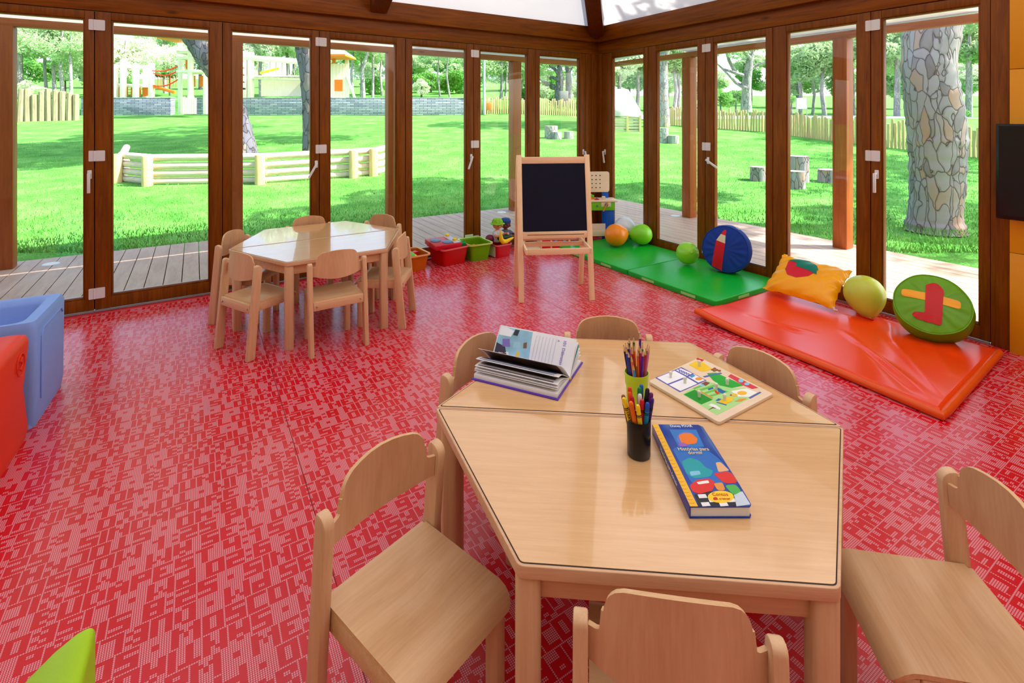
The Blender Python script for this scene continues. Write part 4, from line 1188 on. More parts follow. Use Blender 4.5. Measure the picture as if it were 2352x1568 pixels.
M['cush_green'] = plain('leaf_green_vinyl', (102, 162, 10), 0.38, var=0.06, scale=4)
M['cush_red'] = plain('red_applique', (204, 10, 34), 0.55)
M['cush_white'] = plain('cream_applique', (222, 210, 180), 0.7)
M['cush_yel'] = plain('amber_vinyl', (250, 170, 8), 0.3, var=0.04, scale=3)
bc, bp_, _ = round_cushion('round blue cushion with a red pencil applique, leaning on the right glass doors', (2.105, 4.965, 0.272), (-0.60, -0.76, 0.14), 0.214, 0.10, M['cush_blue'])
k_ = 0.0001
bp_('pencil_body', [(-0.115, -0.178), (-0.018, -0.208), (0.008, 0.055), (-0.078, 0.076)], M['cush_red'])
bp_('pencil_cone', [(-0.078, 0.076), (0.008, 0.055), (0.006, 0.13), (-0.038, 0.14)], M['cush_white'], 0.0034)
bp_('pencil_tip', [(-0.038, 0.14), (0.006, 0.13), (0.012, 0.172), (0.004, 0.184), (-0.008, 0.183), (-0.02, 0.17)], M['cush_red'], 0.0038)
m = MB(); m.prism([(0.075, 0.203), (0.108, 0.187), (0.118, 0.207), (0.085, 0.225)], 0.02, 0.024); m.build('white_tag', plain('white_tag_cloth', (225, 228, 232), 0.7), bc)
m = MB(); m.prism([(-0.218, -0.06), (-0.211, -0.005), (-0.229, -0.005), (-0.233, -0.06)], 0.02, 0.024); m.build('teal_tag', plain('teal_tag_cloth', (80, 200, 190), 0.7), bc)
gc, gp_, _ = round_cushion('round leaf-green cushion with a red and amber shape on the orange mat', (2.90, 3.50, 0.232), (-0.52, -0.56, 0.645), 0.208, 0.115, M['cush_green'], wob=0.018)
gp_('amber_bar', rpoly([(-0.165, 0.012), (0.15, -0.012), (0.15, 0.048), (-0.165, 0.066)], 0.02), M['cush_yel'])
gp_('red_shape', rpoly([(-0.075, -0.135), (0.045, -0.15), (0.058, -0.135), (0.062, 0.10), (0.035, 0.14), (0.0, 0.145), (-0.035, 0.12), (-0.03, -0.085), (-0.09, -0.09), (-0.10, -0.115)], 0.012), plain('deep_red_applique', (196, 6, 8), 0.4), 0.006)

# amber pillow with a fruit patch
pcn = Vector((2.44, 4.205, 0.205))
px_ = Vector((0.33, -0.434, -0.01)).normalized(); py_ = Vector((0.288, 0.141, 0.20)); pn_ = px_.cross(py_).normalized(); 
if pn_.z < 0: pn_ = -pn_
py_ = pn_.cross(px_).normalized()
pl = thing('pillow', 'amber vinyl pillow with a red and green fruit patch, leaning on the right glass doors', 'pillow', pcn)
pl.matrix_local = axes(pcn, px_, py_, pn_)
PW, PH, PT = 0.275, 0.21, 0.085
def pil(x, y, s=1):
    u = max(-1, min(1, x / PW)); v = max(-1, min(1, y / PH))
    f = max(0, (1 - abs(u) ** 3)) ** 0.55 * max(0, (1 - abs(v) ** 3)) ** 0.55
    w = 0.010 * math.sin(16 * u * v + 4 * u + 2) * (1 - f) * (abs(u) + 0.2) + 0.007 * math.sin(11 * (u - v)) * f * (1 - f) * 3
    sx_ = x * (1 - 0.07 * (1 - v * v)); sy_ = y * (1 - 0.07 * (1 - u * u))
    return Vector((sx_, sy_, s * PT * f + w * (1 if s > 0 else 0.3)))
m = MB()
m.grid(44, 36, lambda u, v: pil((2 * u - 1) * PW, (2 * v - 1) * PH, 1)); m.grid(44, 36, lambda u, v: pil((2 * u - 1) * PW, (2 * v - 1) * PH, -0.55))
m.build('cover', M['cush_yel'], pl, weld=True, angle=80)
def ppatch(name, poly, mat, off):
    m = MB(); m.patch(poly, lambda x, y: pil(x, y, 1) + Vector((0, 0, off)), 4); m.build(name, mat, pl, angle=80)
ppatch('fruit_patch', [(-0.17, 0.10), (-0.165, 0.0), (-0.12, -0.062), (-0.04, -0.075), (0.045, -0.025), (0.075, 0.03), (0.03, 0.08), (-0.07, 0.12)], plain('crimson_vinyl', (214, 14, 44), 0.3), 0.0025)
ppatch('leaf_patch', [(-0.19, 0.115), (-0.10, 0.10), (-0.09, 0.055), (0.02, 0.04), (0.10, 0.012), (0.085, 0.05), (0.05, 0.065), (0.09, 0.075), (0.06, 0.12), (-0.02, 0.17), (-0.11, 0.165)], plain('teal_vinyl', (0, 120, 100), 0.3), 0.005)
m = MB(); m.tube([(PW * 0.97, -PH * 0.95, 0.01), (PW * 1.02, -PH * 1.02, 0.0), (PW * 1.06, -PH * 0.98, -0.01)], 0.009, 8); m.build('zip_end', plain('pale_zip', (220, 206, 196), 0.6), pl)
m = MB(); m.box(-PW * 0.98, -PW * 0.86, PH * 0.88, PH * 1.09, -0.006, 0.006); m.build('loop', M['cush_yel'], pl, bevel=0.004)

def balloon(label, c, r, rgb, d, knot=True):
    """d: direction from the balloon's middle to its knot"""
    d = Vector(d).normalized(); x = d.cross(Vector((0.3, 0.2, 1))).normalized(); y = d.cross(x)
    t = thing('balloon', label, 'balloon', c)
    t.matrix_local = axes(c, x, y, d)
    mt = NT('balloon_%d_%d_%d' % rgb)
    mt.base(mt.ramp(mt.noise(mt.coords(), 4, 2), [(0.3, tuple(v * 0.96 for v in lin(rgb)[:3]) + (1,)), (0.7, lin(rgb))]))
    mt.set(0.32, 0.5); mt.b.inputs['Subsurface Weight'].default_value = 0.25; mt.b.inputs['Subsurface Radius'].default_value = (0.05, 0.05, 0.03); mt.b.inputs['Subsurface Scale'].default_value = 0.5
    prof = []
    for k in range(27):
        a = PI * k / 26
        z = -math.cos(a)
        w = math.sin(a)
        if z > 0: w *= (1 - 0.30 * z ** 1.6); z *= 1.28
        prof.append((max(w, 0) * r, z * r))
    prof[0] = (0, -r); prof[-1] = (0.006, r * 1.285)
    m = MB(); m.lathe(prof, 32); m.build('skin', mt.m, t)
    m = MB(); m.lathe([(0.005, r * 1.27), (0.008, r * 1.30), (0.006, r * 1.33), (0.014, r * 1.39), (0.0, r * 1.37)], 14, cap=False); m.build('knot', mt.m, t)
    return t
b1 = balloon('pale yellow-green balloon on the orange mat, with a red tag at its knot', (2.70, 3.885, 0.202), 0.139, (196, 204, 66), (-0.14, -0.5, -0.72))
m = MB(); m.prism(rrect(0.11, 0.022, 0.010, 4), -0.001, 0.001, axes((0.05, 0.0, 0.185), (0.8, 0.55, -0.3), (-0.55, 0.8, 0.1), (0.2, 0.1, 0.95))); m.build('red_tag', M['cush_red'], b1)
m = MB(); m.tube([(0, 0, 0.188), (-0.02, 0.01, 0.196), (-0.03, -0.01, 0.19)], 0.008, 8); m.build('ribbon', plain('violet_ribbon', (80, 40, 90), 0.4), b1)
balloon('lime green balloon beside the blue cushion on the green mat', (1.80, 5.20, 0.166), 0.112, (150, 220, 50), (-0.08, -0.95, 0.35))
balloon('lime green balloon lying with its knot towards the orange one, by the corner', (1.535, 6.0, 0.176), 0.122, (132, 214, 40), (-0.9, -0.1, 0.02))
balloon('orange balloon on the green mat in front of the toy workbench', (1.215, 5.93, 0.182), 0.130, (246, 140, 4), (0.85, 0.4, 0.12))
balloon('white balloon behind the orange balloon on the green mat', (1.385, 6.24, 0.196), 0.135, (222, 228, 240), (-0.5, 0.1, -0.6))

# ------------------------------------------------------------------ toy crates along the left glass doors
def clear(name, rgb, alpha=0.5):
    t = NT(name); t.base(lin(rgb)); t.set(0.25, 0.5)
    tp = t.new('ShaderNodeBsdfTransparent'); tp.inputs['Color'].default_value = lin(rgb)
    mx = t.new('ShaderNodeMixShader'); mx.inputs['Fac'].default_value = alpha
    t.link(tp.outputs[0], mx.inputs[1]); t.link(t.b.outputs[0], mx.inputs[2]); t.link(mx.outputs[0], t.out.inputs['Surface'])
    return t.m
def crate(label, F, yaw, w, d, h, rgb, alpha=0.6, taper=0.025, rim=0.018):
    """F: the near right... front corner on the floor; local x to the right along the front, y to the back"""
    t = thing('toy_crate', label, 'crate', (F[0], F[1], 0), math.radians(yaw))
    mt = clear('crate_%d_%d_%d' % rgb, rgb, alpha)
    m = MB(); k = taper
    rings = []
    for z, o in ((0.001, 0.0), (h - 0.02, k), (h - 0.0, k)):
        rings.append([m.bm.verts.new((x, y, z)) for x, y in rrect(w + 2 * o, d + 2 * o, 0.03, 4, w / 2, d / 2)])
    for A, B in zip(rings, rings[1:]):
        for i in range(len(A)): m.face([A[i], A[(i + 1) % len(A)], B[(i + 1) % len(A)], B[i]])
    m.face(rings[0][::-1])
    o = m.build('tub', mt, t, angle=60)
    sd = o.modifiers.new('wall', 'SOLIDIFY'); sd.thickness = 0.003; sd.offset = -1
    m = MB()
    q = rrect(w + 2 * k, d + 2 * k, 0.03, 4, w / 2, d / 2); q2 = rrect(w + 2 * k + 2 * rim, d + 2 * k + 2 * rim, 0.04, 4, w / 2, d / 2)
    a0 = [m.bm.verts.new((x, y, h)) for x, y in q]; a1 = [m.bm.verts.new((x, y, h + 0.004)) for x, y in q2]; a2 = [m.bm.verts.new((x, y, h - 0.012)) for x, y in q2]
    n = len(q)
    for i in range(n):
        j = (i + 1) % n
        m.face([a0[i], a0[j], a1[j], a1[i]]); m.face([a1[i], a1[j], a2[j], a2[i]])
    m.build('rim', plain('crate_rim_%d_%d_%d' % rgb, tuple(int(v * 0.6 + 96) for v in rgb), 0.3), t, angle=70)
    return t
def local(t, x, y, z): return Matrix.LocRotScale(t.location, t.rotation_euler, None) @ Vector((x, y, z))
co = crate('see-through orange toy crate of blocks beside the far table chair', (-1.05, 5.07), 36, 0.21, 0.26, 0.165, (238, 130, 20), 0.45)
cr = crate('see-through red toy crate holding a toy cooker', (-0.86, 5.345), 42.7, 0.0, 0.0, 0.19, (230, 14, 10), 0.75) if False else crate('see-through red toy crate holding a toy cooker', (-0.704, 5.275), 41, 0.27, 0.26, 0.185, (230, 14, 10), 0.6)
cl = crate('see-through lime toy crate of mixed toys against the left glass doors', (-0.433, 5.47), 30, 0.205, 0.27, 0.185, (156, 214, 10), 0.42)
cd = crate('small red toy crate with a paper label, dolls and toy fruit on top', (-0.165, 5.60), 36, 0.18, 0.2, 0.145, (214, 10, 30), 0.85, 0.012, 0.012)
m = MB(); m.box(-0.0155, -0.0125, 0.015, 0.17, 0.012, 0.125); m.build('paper_label', plain('crate_paper', (214, 206, 196), 0.7), cd)
def toy(name, label, cat, mb, mat, M_, bevel=0.006, **k):
    o = mb.build(name, mat, bevel=bevel, **k); o.matrix_local = M_; return tag(o, label, cat)
def LM(t, x, y, z, rz=0, rx=0): return Matrix.LocRotScale(t.location, t.rotation_euler, None) @ Matrix.Translation((x, y, z)) @ Matrix.Rotation(rz, 4, 'Z') @ Matrix.Rotation(rx, 4, 'X')
toy('toy_brick', 'green toy brick sticking out of the orange crate', 'toy brick', MB().box(-0.05, 0.05, -0.05, 0.05, 0, 0.09), M['toy_green'], LM(co, 0.055, 0.10, 0.085, 0.5, 0.4))
toy('toy_brick', 'red toy brick at the right inside the orange crate', 'toy brick', MB().box(-0.04, 0.04, -0.03, 0.03, 0, 0.06), M['toy_red'], LM(co, 0.15, 0.16, 0.10, 0.3))
toy('toy_ball', 'yellow toy ball between the bricks of the orange crate', 'ball', MB().sphere((0, 0, 0), 0.025), M['toy_yellow'], LM(co, 0.115, 0.055, 0.13), 0)
toy('toy_ball', 'dark toy ball low inside the orange crate', 'ball', MB().sphere((0, 0, 0), 0.05), plain('toy_dark', (60, 40, 30), 0.4), LM(co, 0.06, 0.06, 0.055), 0)
ck = thing('toy_cooker', 'red toy cooker with two grey hotplates lying tilted on the red crate', 'toy cooker')
ck.matrix_local = LM(cr, 0.06, 0.13, 0.19, -0.12, 0.08)
m = MB(); m.box(-0.14, 0.16, -0.14, 0.14, 0, 0.05); m.build('body', plain('toy_crimson', (198, 6, 36), 0.35), ck, bevel=0.005)
for x, y in ((-0.065, 0.04), (0.03, -0.055)):
    m = MB(); m.lathe([(0, 0.05), (0.058, 0.05), (0.058, 0.056), (0.05, 0.060), (0.01, 0.058), (0, 0.060)], 28, Matrix.Translation((x, y, 0)), cap=False); m.build('hotplate', plain('toy_slate', (96, 122, 160), 0.4), ck)
m = MB(); m.box(0.08, 0.155, -0.12, 0.135, 0.05, 0.053); m.build('control_strip', plain('toy_lilac', (196, 190, 214), 0.4), ck)
for y in (0.12, -0.05):
    m = MB(); m.lathe([(0, 0.05), (0.02, 0.05), (0.024, 0.075), (0.018, 0.078), (0, 0.072)], 14, Matrix.Translation((0.118, y, 0)), cap=False); m.build('knob', M['toy_yellow'], ck)
toy('toy_brick', 'green toy block leaning out at the right of the red crate', 'toy brick', MB().box(-0.05, 0.05, -0.03, 0.03, 0, 0.05), plain('toy_emerald', (20, 140, 60), 0.4), LM(cr, 0.25, 0.06, 0.165, -0.3, 0.25))
toy('toy_brick', 'small yellow toy block beside the green one on the red crate', 'toy brick', MB().box(-0.025, 0.025, -0.025, 0.025, 0, 0.035), M['toy_yellow'], LM(cr, 0.18, 0.03, 0.165, -0.3, 0.2))
toy('toy_ball', 'red toy ball inside the red crate', 'ball', MB().sphere((0, 0, 0), 0.07), M['toy_red'], LM(cr, 0.16, 0.1, 0.075), 0)
for i, (x, y, z, r, mt, nm) in enumerate(((0.07, 0.10, 0.115, 0.045, 'toy_orange', 'orange toy ball on top inside the lime crate'), (0.13, 0.06, 0.06, 0.04, 'toy_yellow', 'yellow toy ball low at the front of the lime crate'), (0.06, 0.18, 0.08, 0.06, 'toy_green', 'green toy ball at the back of the lime crate'), (0.15, 0.17, 0.1, 0.035, 'toy_red', 'red toy ball at the right of the lime crate'), (0.06, 0.06, 0.05, 0.04, 'toy_orange', 'orange toy ball at the bottom of the lime crate'))):
    toy('toy_ball', nm, 'ball', MB().sphere((0, 0, 0), r), M[mt], LM(cl, x, y, z), 0)
toy('toy_card', 'pale card strip standing behind the lime crate', 'card', MB().box(-0.05, 0.05, -0.002, 0.002, 0.0, 0.216), plain('pale_green_card', (196, 220, 170), 0.6), LM(cl, 0.12, 0.325, 0.0), 0.0005)
toy('toy_plum', 'purple toy fruit on the left of the doll crate', 'toy fruit', MB().sphere((0, 0, 0), 0.05, 18, 12), plain('toy_purple', (120, 20, 70), 0.35), LM(cd, 0.01, 0.16, 0.185), 0)
ban = MB(); ban.tube([(0.0, 0, 0.115), (0.0, 0, 0.075), (0.005, 0, 0.02), (0.03, 0, -0.01), (0.07, 0, -0.015), (0.12, 0, 0.0), (0.16, 0, 0.012), (0.175, 0, 0.018)], [0.008, 0.016, 0.026, 0.030, 0.024, 0.018, 0.012, 0.005], 12)
toy('toy_banana', 'yellow toy banana lying over the front of the doll crate', 'toy fruit', ban, M['toy_yellow'], LM(cd, 0.05, 0.0, 0.185, 0.0), 0)
cuc = MB(); cuc.tube([(-0.09, 0, 0), (-0.08, 0, 0.004), (0.0, 0, 0.01), (0.09, 0, 0.006), (0.11, 0, 0)], [0.008, 0.02, 0.024, 0.02, 0.006], 12)
toy('toy_cucumber', 'dark green toy cucumber behind the banana on the doll crate', 'toy vegetable', cuc, plain('toy_cucumber', (12, 66, 48), 0.35), LM(cd, 0.15, 0.075, 0.19), 0)
M['doll_skin'] = plain('doll_skin', (222, 150, 116), 0.4, var=0.04); M['doll_dark'] = plain('doll_brown_skin', (110, 64, 48), 0.4, var=0.04)
def doll(label, loc, rz, skin, hat, cloth, brim):
    t = thing('doll', label, 'doll', loc, rz)
    m = MB()      # one body: head, neck, trunk
    m.lathe([(0, -0.11), (0.05, -0.10), (0.055, -0.05), (0.045, 0.0), (0.02, 0.022), (0.022, 0.03), (0.045, 0.045), (0.056, 0.075), (0.054, 0.105), (0.035, 0.130), (0, 0.138)], 20, cap=False)
    m.sphere((0, -0.055, 0.075), 0.009); m.sphere((-0.028, -0.046, 0.066), 0.014); m.sphere((0.028, -0.046, 0.066), 0.014)
    for s in (-1, 1):
        m.sphere((s * 0.055, 0, 0.078), 0.012, 8, 6)
        m.tube([(s * 0.04, 0, -0.01), (s * 0.075, -0.03, -0.035), (s * 0.085, -0.075, -0.03), (s * 0.08, -0.095, -0.025)], [0.018, 0.016, 0.013, 0.014], 10)
    m.build('body', skin, t)
    for s in (-1, 1):
        m = MB(); m.sphere((s * 0.021, -0.0535, 0.088), 0.0055, 8, 6); m.build('eye', M['black'], t)
    m = MB(); m.sphere((0, -0.054, 0.056), 0.006, 8, 6, (1.6, 0.4, 0.5)); m.build('mouth', M['toy_red'], t)
    m = MB(); m.lathe([(0.063 if brim else 0.059, 0.095), (0.062, 0.12), (0.045, 0.145), (0, 0.155)], 20, cap=False); h = m.build('hat', hat, t)
    if brim:
        m = MB(); m.lathe([(0.060, 0.098), (0.085, 0.088), (0.086, 0.091), (0.06, 0.102)], 24, cap=False); m.build('brim', hat, h)
    m = MB(); m.lathe([(0.052, -0.112), (0.060, -0.10), (0.061, -0.05), (0.052, 0.0), (0.028, 0.018)], 20, cap=False)
    for s in (-1, 1): m.tube([(s * 0.04, 0, -0.008), (s * 0.07, -0.026, -0.032)], [0.024, 0.021], 10)
    m.build('clothes', cloth, t)
    return t
gh = plain('green_spotted_cloth', (130, 190, 30), 0.7, var=0.35, scale=60)
dl = doll('doll with a green brimmed hat and white top sitting on the small red crate', local(cd, 0.10, 0.14, 0.26), math.radians(55), M['doll_skin'], gh, plain('doll_white_cloth', (214, 206, 206), 0.7), True)
dl2 = doll('doll with a blue cap and grey top, half hidden by the easel leg', local(cd, 0.235, 0.17, 0.245), math.radians(30), M['doll_dark'], plain('doll_blue_cloth', (24, 74, 150), 0.7), plain('doll_grey_cloth', (96, 100, 124), 0.7), False)
# ------------------------------------------------------------------ outdoors
def smooth(a, b, x):
    t_ = max(0.0, min(1.0, (x - a) / (b - a))); return t_ * t_ * (3 - 2 * t_)
def terrain(x, y):
    base = 0.0755 * max(0.0, y - 9.6) if y > 9.6 else 0.0
    left = 0.0755 * (min(y, 33.2) - 9.6) + (1.0 * smooth(33.3, 33.9, y) + 0.05 * max(0, y - 34) + 0.05 * max(0, y - 46)) if y > 9.6 else 0.0
    right = min(base, 0.0755 * (27 - 9.6) + 0.022 * max(0, y - 27) + 0.05 * max(0, y - 52)) if y > 9.6 else 0.0
    w = smooth(1.0, 7.0, x - 0.0 * y)
    z = left * (1 - w) + right * w
    return z - 0.045 + 0.015 * math.sin(x * 0.7 + 1) * math.sin(y * 0.5) * smooth(9, 14, y)
def TG(px, py):
    """where the sight line of a measured pixel meets the lawn"""
    dx = (px - 1176) / F_PX; dz = -(py - 271) / F_PX
    Y = 5.0
    while Y < 120:
        if CAM_H + dz * Y <= terrain(dx * Y, Y): break
        Y += 0.05
    return Vector((dx * Y, Y, terrain(dx * Y, Y)))
def TY(px, Y):
    x = (px - 1176) / F_PX * Y; return Vector((x, Y, terrain(x, Y)))
# lawn
t = NT('lawn_grass')
n1 = t.noise(t.coords(), 1.3, 4, 0.6); n2 = t.noise(t.coords((1, 1, 1)), 42, 3)
f = t.math('ADD', t.math('MULTIPLY', n1, 0.45), t.math('MULTIPLY', n2, 0.55))
t.base(t.ramp(f, [(0.34, (44, 112, 34)), (0.5, (92, 162, 66)), (0.66, (136, 192, 104))]))
t.bump(n2, 0.6, 0.04); M['lawn'] = t.set(0.9, 0.1)
m = MB()
xs_ = [-60 - 15 * (8 - k) for k in range(8)] + [-60 + 120 * i / 90 for i in range(91)] + [60 + 15 * (k + 1) for k in range(8)]; ys_ = [-14 + 47 * j / 60 for j in range(60)] + [33.0 + 0.2 * k for k in range(6)] + [34.5 + 1.5 * k for k in range(60)]
vv = [[m.bm.verts.new((x, y, terrain(x, y) - (0.10 if y < 8 else 0))) for y in ys_] for x in xs_]
for i in range(len(xs_) - 1):
    for j in range(len(ys_) - 1): m.face([vv[i][j], vv[i + 1][j], vv[i + 1][j + 1], vv[i][j + 1]])
tag(m.build('lawn', M['lawn'], angle=180), kind='structure')
# grass blades on the nearer lawn
def blades():
    r = np.random.default_rng(3)
    N = 75000
    Y = 6.0 + 13 * r.random(N) ** 1.6; kx = -1.25 + 2.45 * r.random(N)
    X = kx * Y
    P = np.stack([X, Y], 1)
    d = P - np.array([C.x, C.y])
    a = d @ np.array([NL.x, NL.y]); b = d @ np.array([NR.x, NR.y])
    keep = np.maximum(a, b) > 2.36
    X, Y = X[keep], Y[keep]; n = len(X)
    Zg = np.array([terrain(x, y) for x, y in zip(X, Y)])
    h = 0.025 + 0.035 * r.random(n); ang = r.random(n) * 6.283; w = 0.004 + 0.0035 * r.random(n)
    lx = (r.random(n) - .5) * 0.05; ly = (r.random(n) - .5) * 0.05
    co_ = np.zeros((n, 3, 3))
    co_[:, 0] = np.stack([X - np.cos(ang) * w, Y - np.sin(ang) * w, Zg - .004], 1)
    co_[:, 1] = np.stack([X + np.cos(ang) * w, Y + np.sin(ang) * w, Zg - .004], 1)
    co_[:, 2] = np.stack([X + lx, Y + ly, Zg + h], 1)
    me = bpy.data.meshes.new('grass')
    me.vertices.add(n * 3); me.vertices.foreach_set('co', co_.ravel()); me.loops.add(n * 3); me.loops.foreach_set('vertex_index', np.arange(n * 3))
    me.polygons.add(n); me.polygons.foreach_set('loop_start', np.arange(0, n * 3, 3)); me.polygons.foreach_set('loop_total', np.full(n, 3)); me.update(); me.validate()
    g = NT('grass_blade'); g.base(g.ramp(g.noise(g.coords(), 3, 3), [(0.3, (58, 130, 40)), (0.7, (130, 192, 92))])); g.set(0.6, 0.2)
    me.materials.append(g.m)
    o = bpy.data.objects.new('grass', me); COL.objects.link(o)
    tag(o, 'short green grass of the lawn outside the glass doors', 'grass', kind='stuff')
blades()
# terrace deck of boards
M['deck'] = wood('deck_board', (172, 138, 124), (206, 176, 160), 'y', 1.0, 0.5, stretch=5, bump=0.1)
m = MB(); pw = 0.146
x = -11.0
while x < 2.26:
    if x < 0.0: m.box(x, x + pw - 0.008, 0.125, 2.3, -0.045, -0.006)
    else: m.box(x + 0.125, x + 0.125 + pw - 0.008, -9.5, 2.3, -0.045, -0.006)
    x += pw
    if x >= 2.3 - 0.25: break
o = m.build('terrace_deck', M['deck'], M=WL, bevel=0.0, smooth=False); tag(o, kind='structure')
def sl_(p): pass
# porch posts, beams, eave cloth
def porch_post(name, P, rz, lab):
    m = MB(); m.box(-0.08, 0.08, -0.08, 0.08, -0.006, 2.50)
    o = m.build(name, M['porch'], bevel=0.006); o.location = P; o.rotation_euler = (0, 0, rz)
    return tag(o, lab, 'post')
ra = math.atan2(UL.y, UL.x)
for s, lab in ((0.035, 'brown porch post on the deck behind the blackboard easel'), (2.17, 'brown porch post seen beside the frame left of the toy crates'), (4.19, 'brown porch post behind the second glass door from the far table, left of it'), (6.29, 'brown porch post at the far left edge of the deck')):
    porch_post('porch_post', Lp(s, 2.03), ra, lab)
for t_, lab in ((-0.08, 'brown porch post outside the right doors, left of the blue cushion'), (2.15, 'brown porch post with a sunlit side outside the doors behind the amber pillow')):
    porch_post('porch_post', Rp(t_, 1.98), ra, lab)
m = MB(); m.box(-9, 2.05, -0.05, 0.05, 2.50, 2.585); tag(m.build('porch_beam', M['porch_beam'], M=WL @ Matrix.Translation((0, 2.03, 0)), bevel=0.005), 'long brown porch beam carried by the posts outside the left glass doors', 'beam')
m = MB(); m.box(-2.0, 8, -0.05, 0.05, 2.501, 2.585); tag(m.build('porch_beam', M['porch_beam'], M=WR @ Matrix.Translation((0, 1.98, 0)), bevel=0.005), 'long brown porch beam carried by the posts outside the right glass doors', 'beam')
m = MB()
m.grid(24, 6, lambda u, v: Vector((-9 + 11.1 * u, 0.15 + 2.1 * v, 2.785 - 0.19 * v - 0.02 * math.sin(PI * v) - 0.012 * v * (1 - abs(math.sin(u * 14))))))
tag(m.build('porch_canopy', M['canopy'], M=WL), 'white canopy cloth over the deck outside the left glass doors', 'canopy')
m = MB()
m.grid(24, 6, lambda u, v: Vector((-0.15 + 9 * u, 0.15 + 2.05 * v, 2.786 - 0.19 * v - 0.02 * math.sin(PI * v) - 0.012 * v * (1 - abs(math.sin(u * 11))))))
tag(m.build('porch_canopy', M['canopy'], M=WR), 'white canopy cloth over the deck outside the right glass doors', 'canopy')
def spot(p, lab):
    m = MB(); m.lathe([(0, 0), (0.075, 0), (0.07, 0.006), (0, 0.007)], 20, cap=False); o = m.build('deck_light', M['white_metal']); o.location = p; tag(o, lab, 'lamp')
spot(Lp(5.92, 1.98, -0.006), 'round white flush lamp in the deck boards beside the far left porch post')
spot(Lp(0.33, 1.98, -0.006), 'round white flush lamp in the deck boards behind the easel')
spot(Rp(-0.25, 1.86, -0.006), 'round white flush lamp in the deck boards beside the post left of the blue cushion')

# ------------------------------------------------------------------ wood in the garden
def bark(name, c1, c2, c3, scale=9, zs=0.38):
    t = NT(name)
    vo = t.new('ShaderNodeTexVoronoi', feature='DISTANCE_TO_EDGE'); vo.inputs['Scale'].default_value = scale
    n = t.noise(t.coords((1, 1, 0.5)), 6, 4, 0.6)
    vec = t.coords((1, 1, zs))
    ad = t.new('ShaderNodeMix', data_type='VECTOR'); 
    nz = t.new('ShaderNodeTexNoise'); nz.inputs['Scale'].default_value = 3.0; t.link(vec, nz.inputs['Vector'])
    fi = [i for i in ad.inputs if i.name == 'Factor' and i.type == 'VALUE'][0]; fi.default_value = 0.3
    va = [i for i in ad.inputs if i.type == 'VECTOR']
    t.link(vec, va[-2]); t.link(nz.outputs['Color'], va[-1])
    t.link([o for o in ad.outputs if o.type == 'VECTOR'][0], vo.inputs['Vector'])
    e_ = t.ramp(vo.outputs['Distance'], [(0.0, (0, 0, 0, 1)), (0.022, (0.75, 0.75, 0.75, 1)), (0.10, (1, 1, 1, 1))])
    v2 = t.new('ShaderNodeTexVoronoi'); v2.inputs['Scale'].default_value = scale
    t.link([o for o in ad.outputs if o.type == 'VECTOR'][0], v2.inputs['Vector'])
    s3 = t.new('ShaderNodeSeparateColor'); t.link(v2.outputs['Color'], s3.inputs[0])
    pf_ = t.math('ADD', t.math('MULTIPLY', s3.outputs[0], 0.75), t.math('MULTIPLY', n, 0.3))
    mid_ = tuple(int((a + b) / 2) for a, b in zip(c1, c3))
    c = t.mix(e_, lin(c3), t.ramp(pf_, [(0.15, mid_), (0.4, c1), (0.72, c1), (0.95, c2)]))
    t.base(c); t.bump(e_, 0.8, 0.03)
    return t.set(0.9, 0.15)
M['bark'] = bark('pine_bark', (166, 160, 166), (186, 148, 128), (96, 86, 86), 13, 0.36)
M['bark_dark'] = bark('dark_pine_bark', (112, 110, 122), (150, 134, 126), (48, 44, 50), 9)
M['bark_pale'] = bark('pale_bark', (168, 162, 166), (196, 186, 180), (110, 104, 108), 10)
M['stump_top'] = plain('cut_wood', (206, 196, 180), 0.8, var=0.15, scale=20)
M['log'] = wood('weathered_log', (186, 168, 146), (222, 206, 184), 'x', 1.0, 0.8, stretch=10, spec=0.2)
M['log_up'] = wood('weathered_stake', (186, 158, 104), (222, 200, 150), 'z', 1.0, 0.8, stretch=10, spec=0.2)
M['palisade'] = wood('tree_shaded_stake', (128, 116, 92), (176, 162, 132), 'z', 1.0, 0.85, stretch=8, spec=0.2)  # tree shade over the palisade is put into this darker wood colour
M['play_wood'] = wood('playground_pine', (242, 222, 206), (250, 240, 230), 'z', 1.0, 0.7, stretch=8, spec=0.2)
M['play_orange'] = plain('playground_orange_panel', (238, 120, 24), 0.6, var=0.05)
# log rail enclosure
lg = [TG(268, 420), TG(338, 428), TG(597, 424), TG(812, 408), TG(858, 404), TG(893, 393)]
lr = thing('log_rail_fence', 'low fence of horizontal logs standing on the lawn behind the far table', 'fence', lg[1])
for i, p in enumerate(lg[:5]):
    m = MB(); m.lathe([(0.105, 0), (0.105, 0.66), (0.095, 0.68), (0, 0.68)], 14, Matrix.Translation(p - lg[1] - Z * 0.03)); m.build('post', M['log_up'], lr)
hp = [lg[0] + Vector((-0.9, 1.3, 0.1)), lg[0]] + lg[1:]
for a, b in zip(hp, hp[1:]):
    off = Vector((0, 0.17, 0))
    for k in range(4):
        h = 0.075 + 0.17 * k + (0.02 if k == 3 else 0)
        dd = (b - a).normalized()
        m = MB(); m.tube([a + off - lg[1] + Z * h - dd * 0.06, b + off - lg[1] + Z * h + dd * 0.08], 0.078, 12); m.build('log_rail', M['log'], lr)

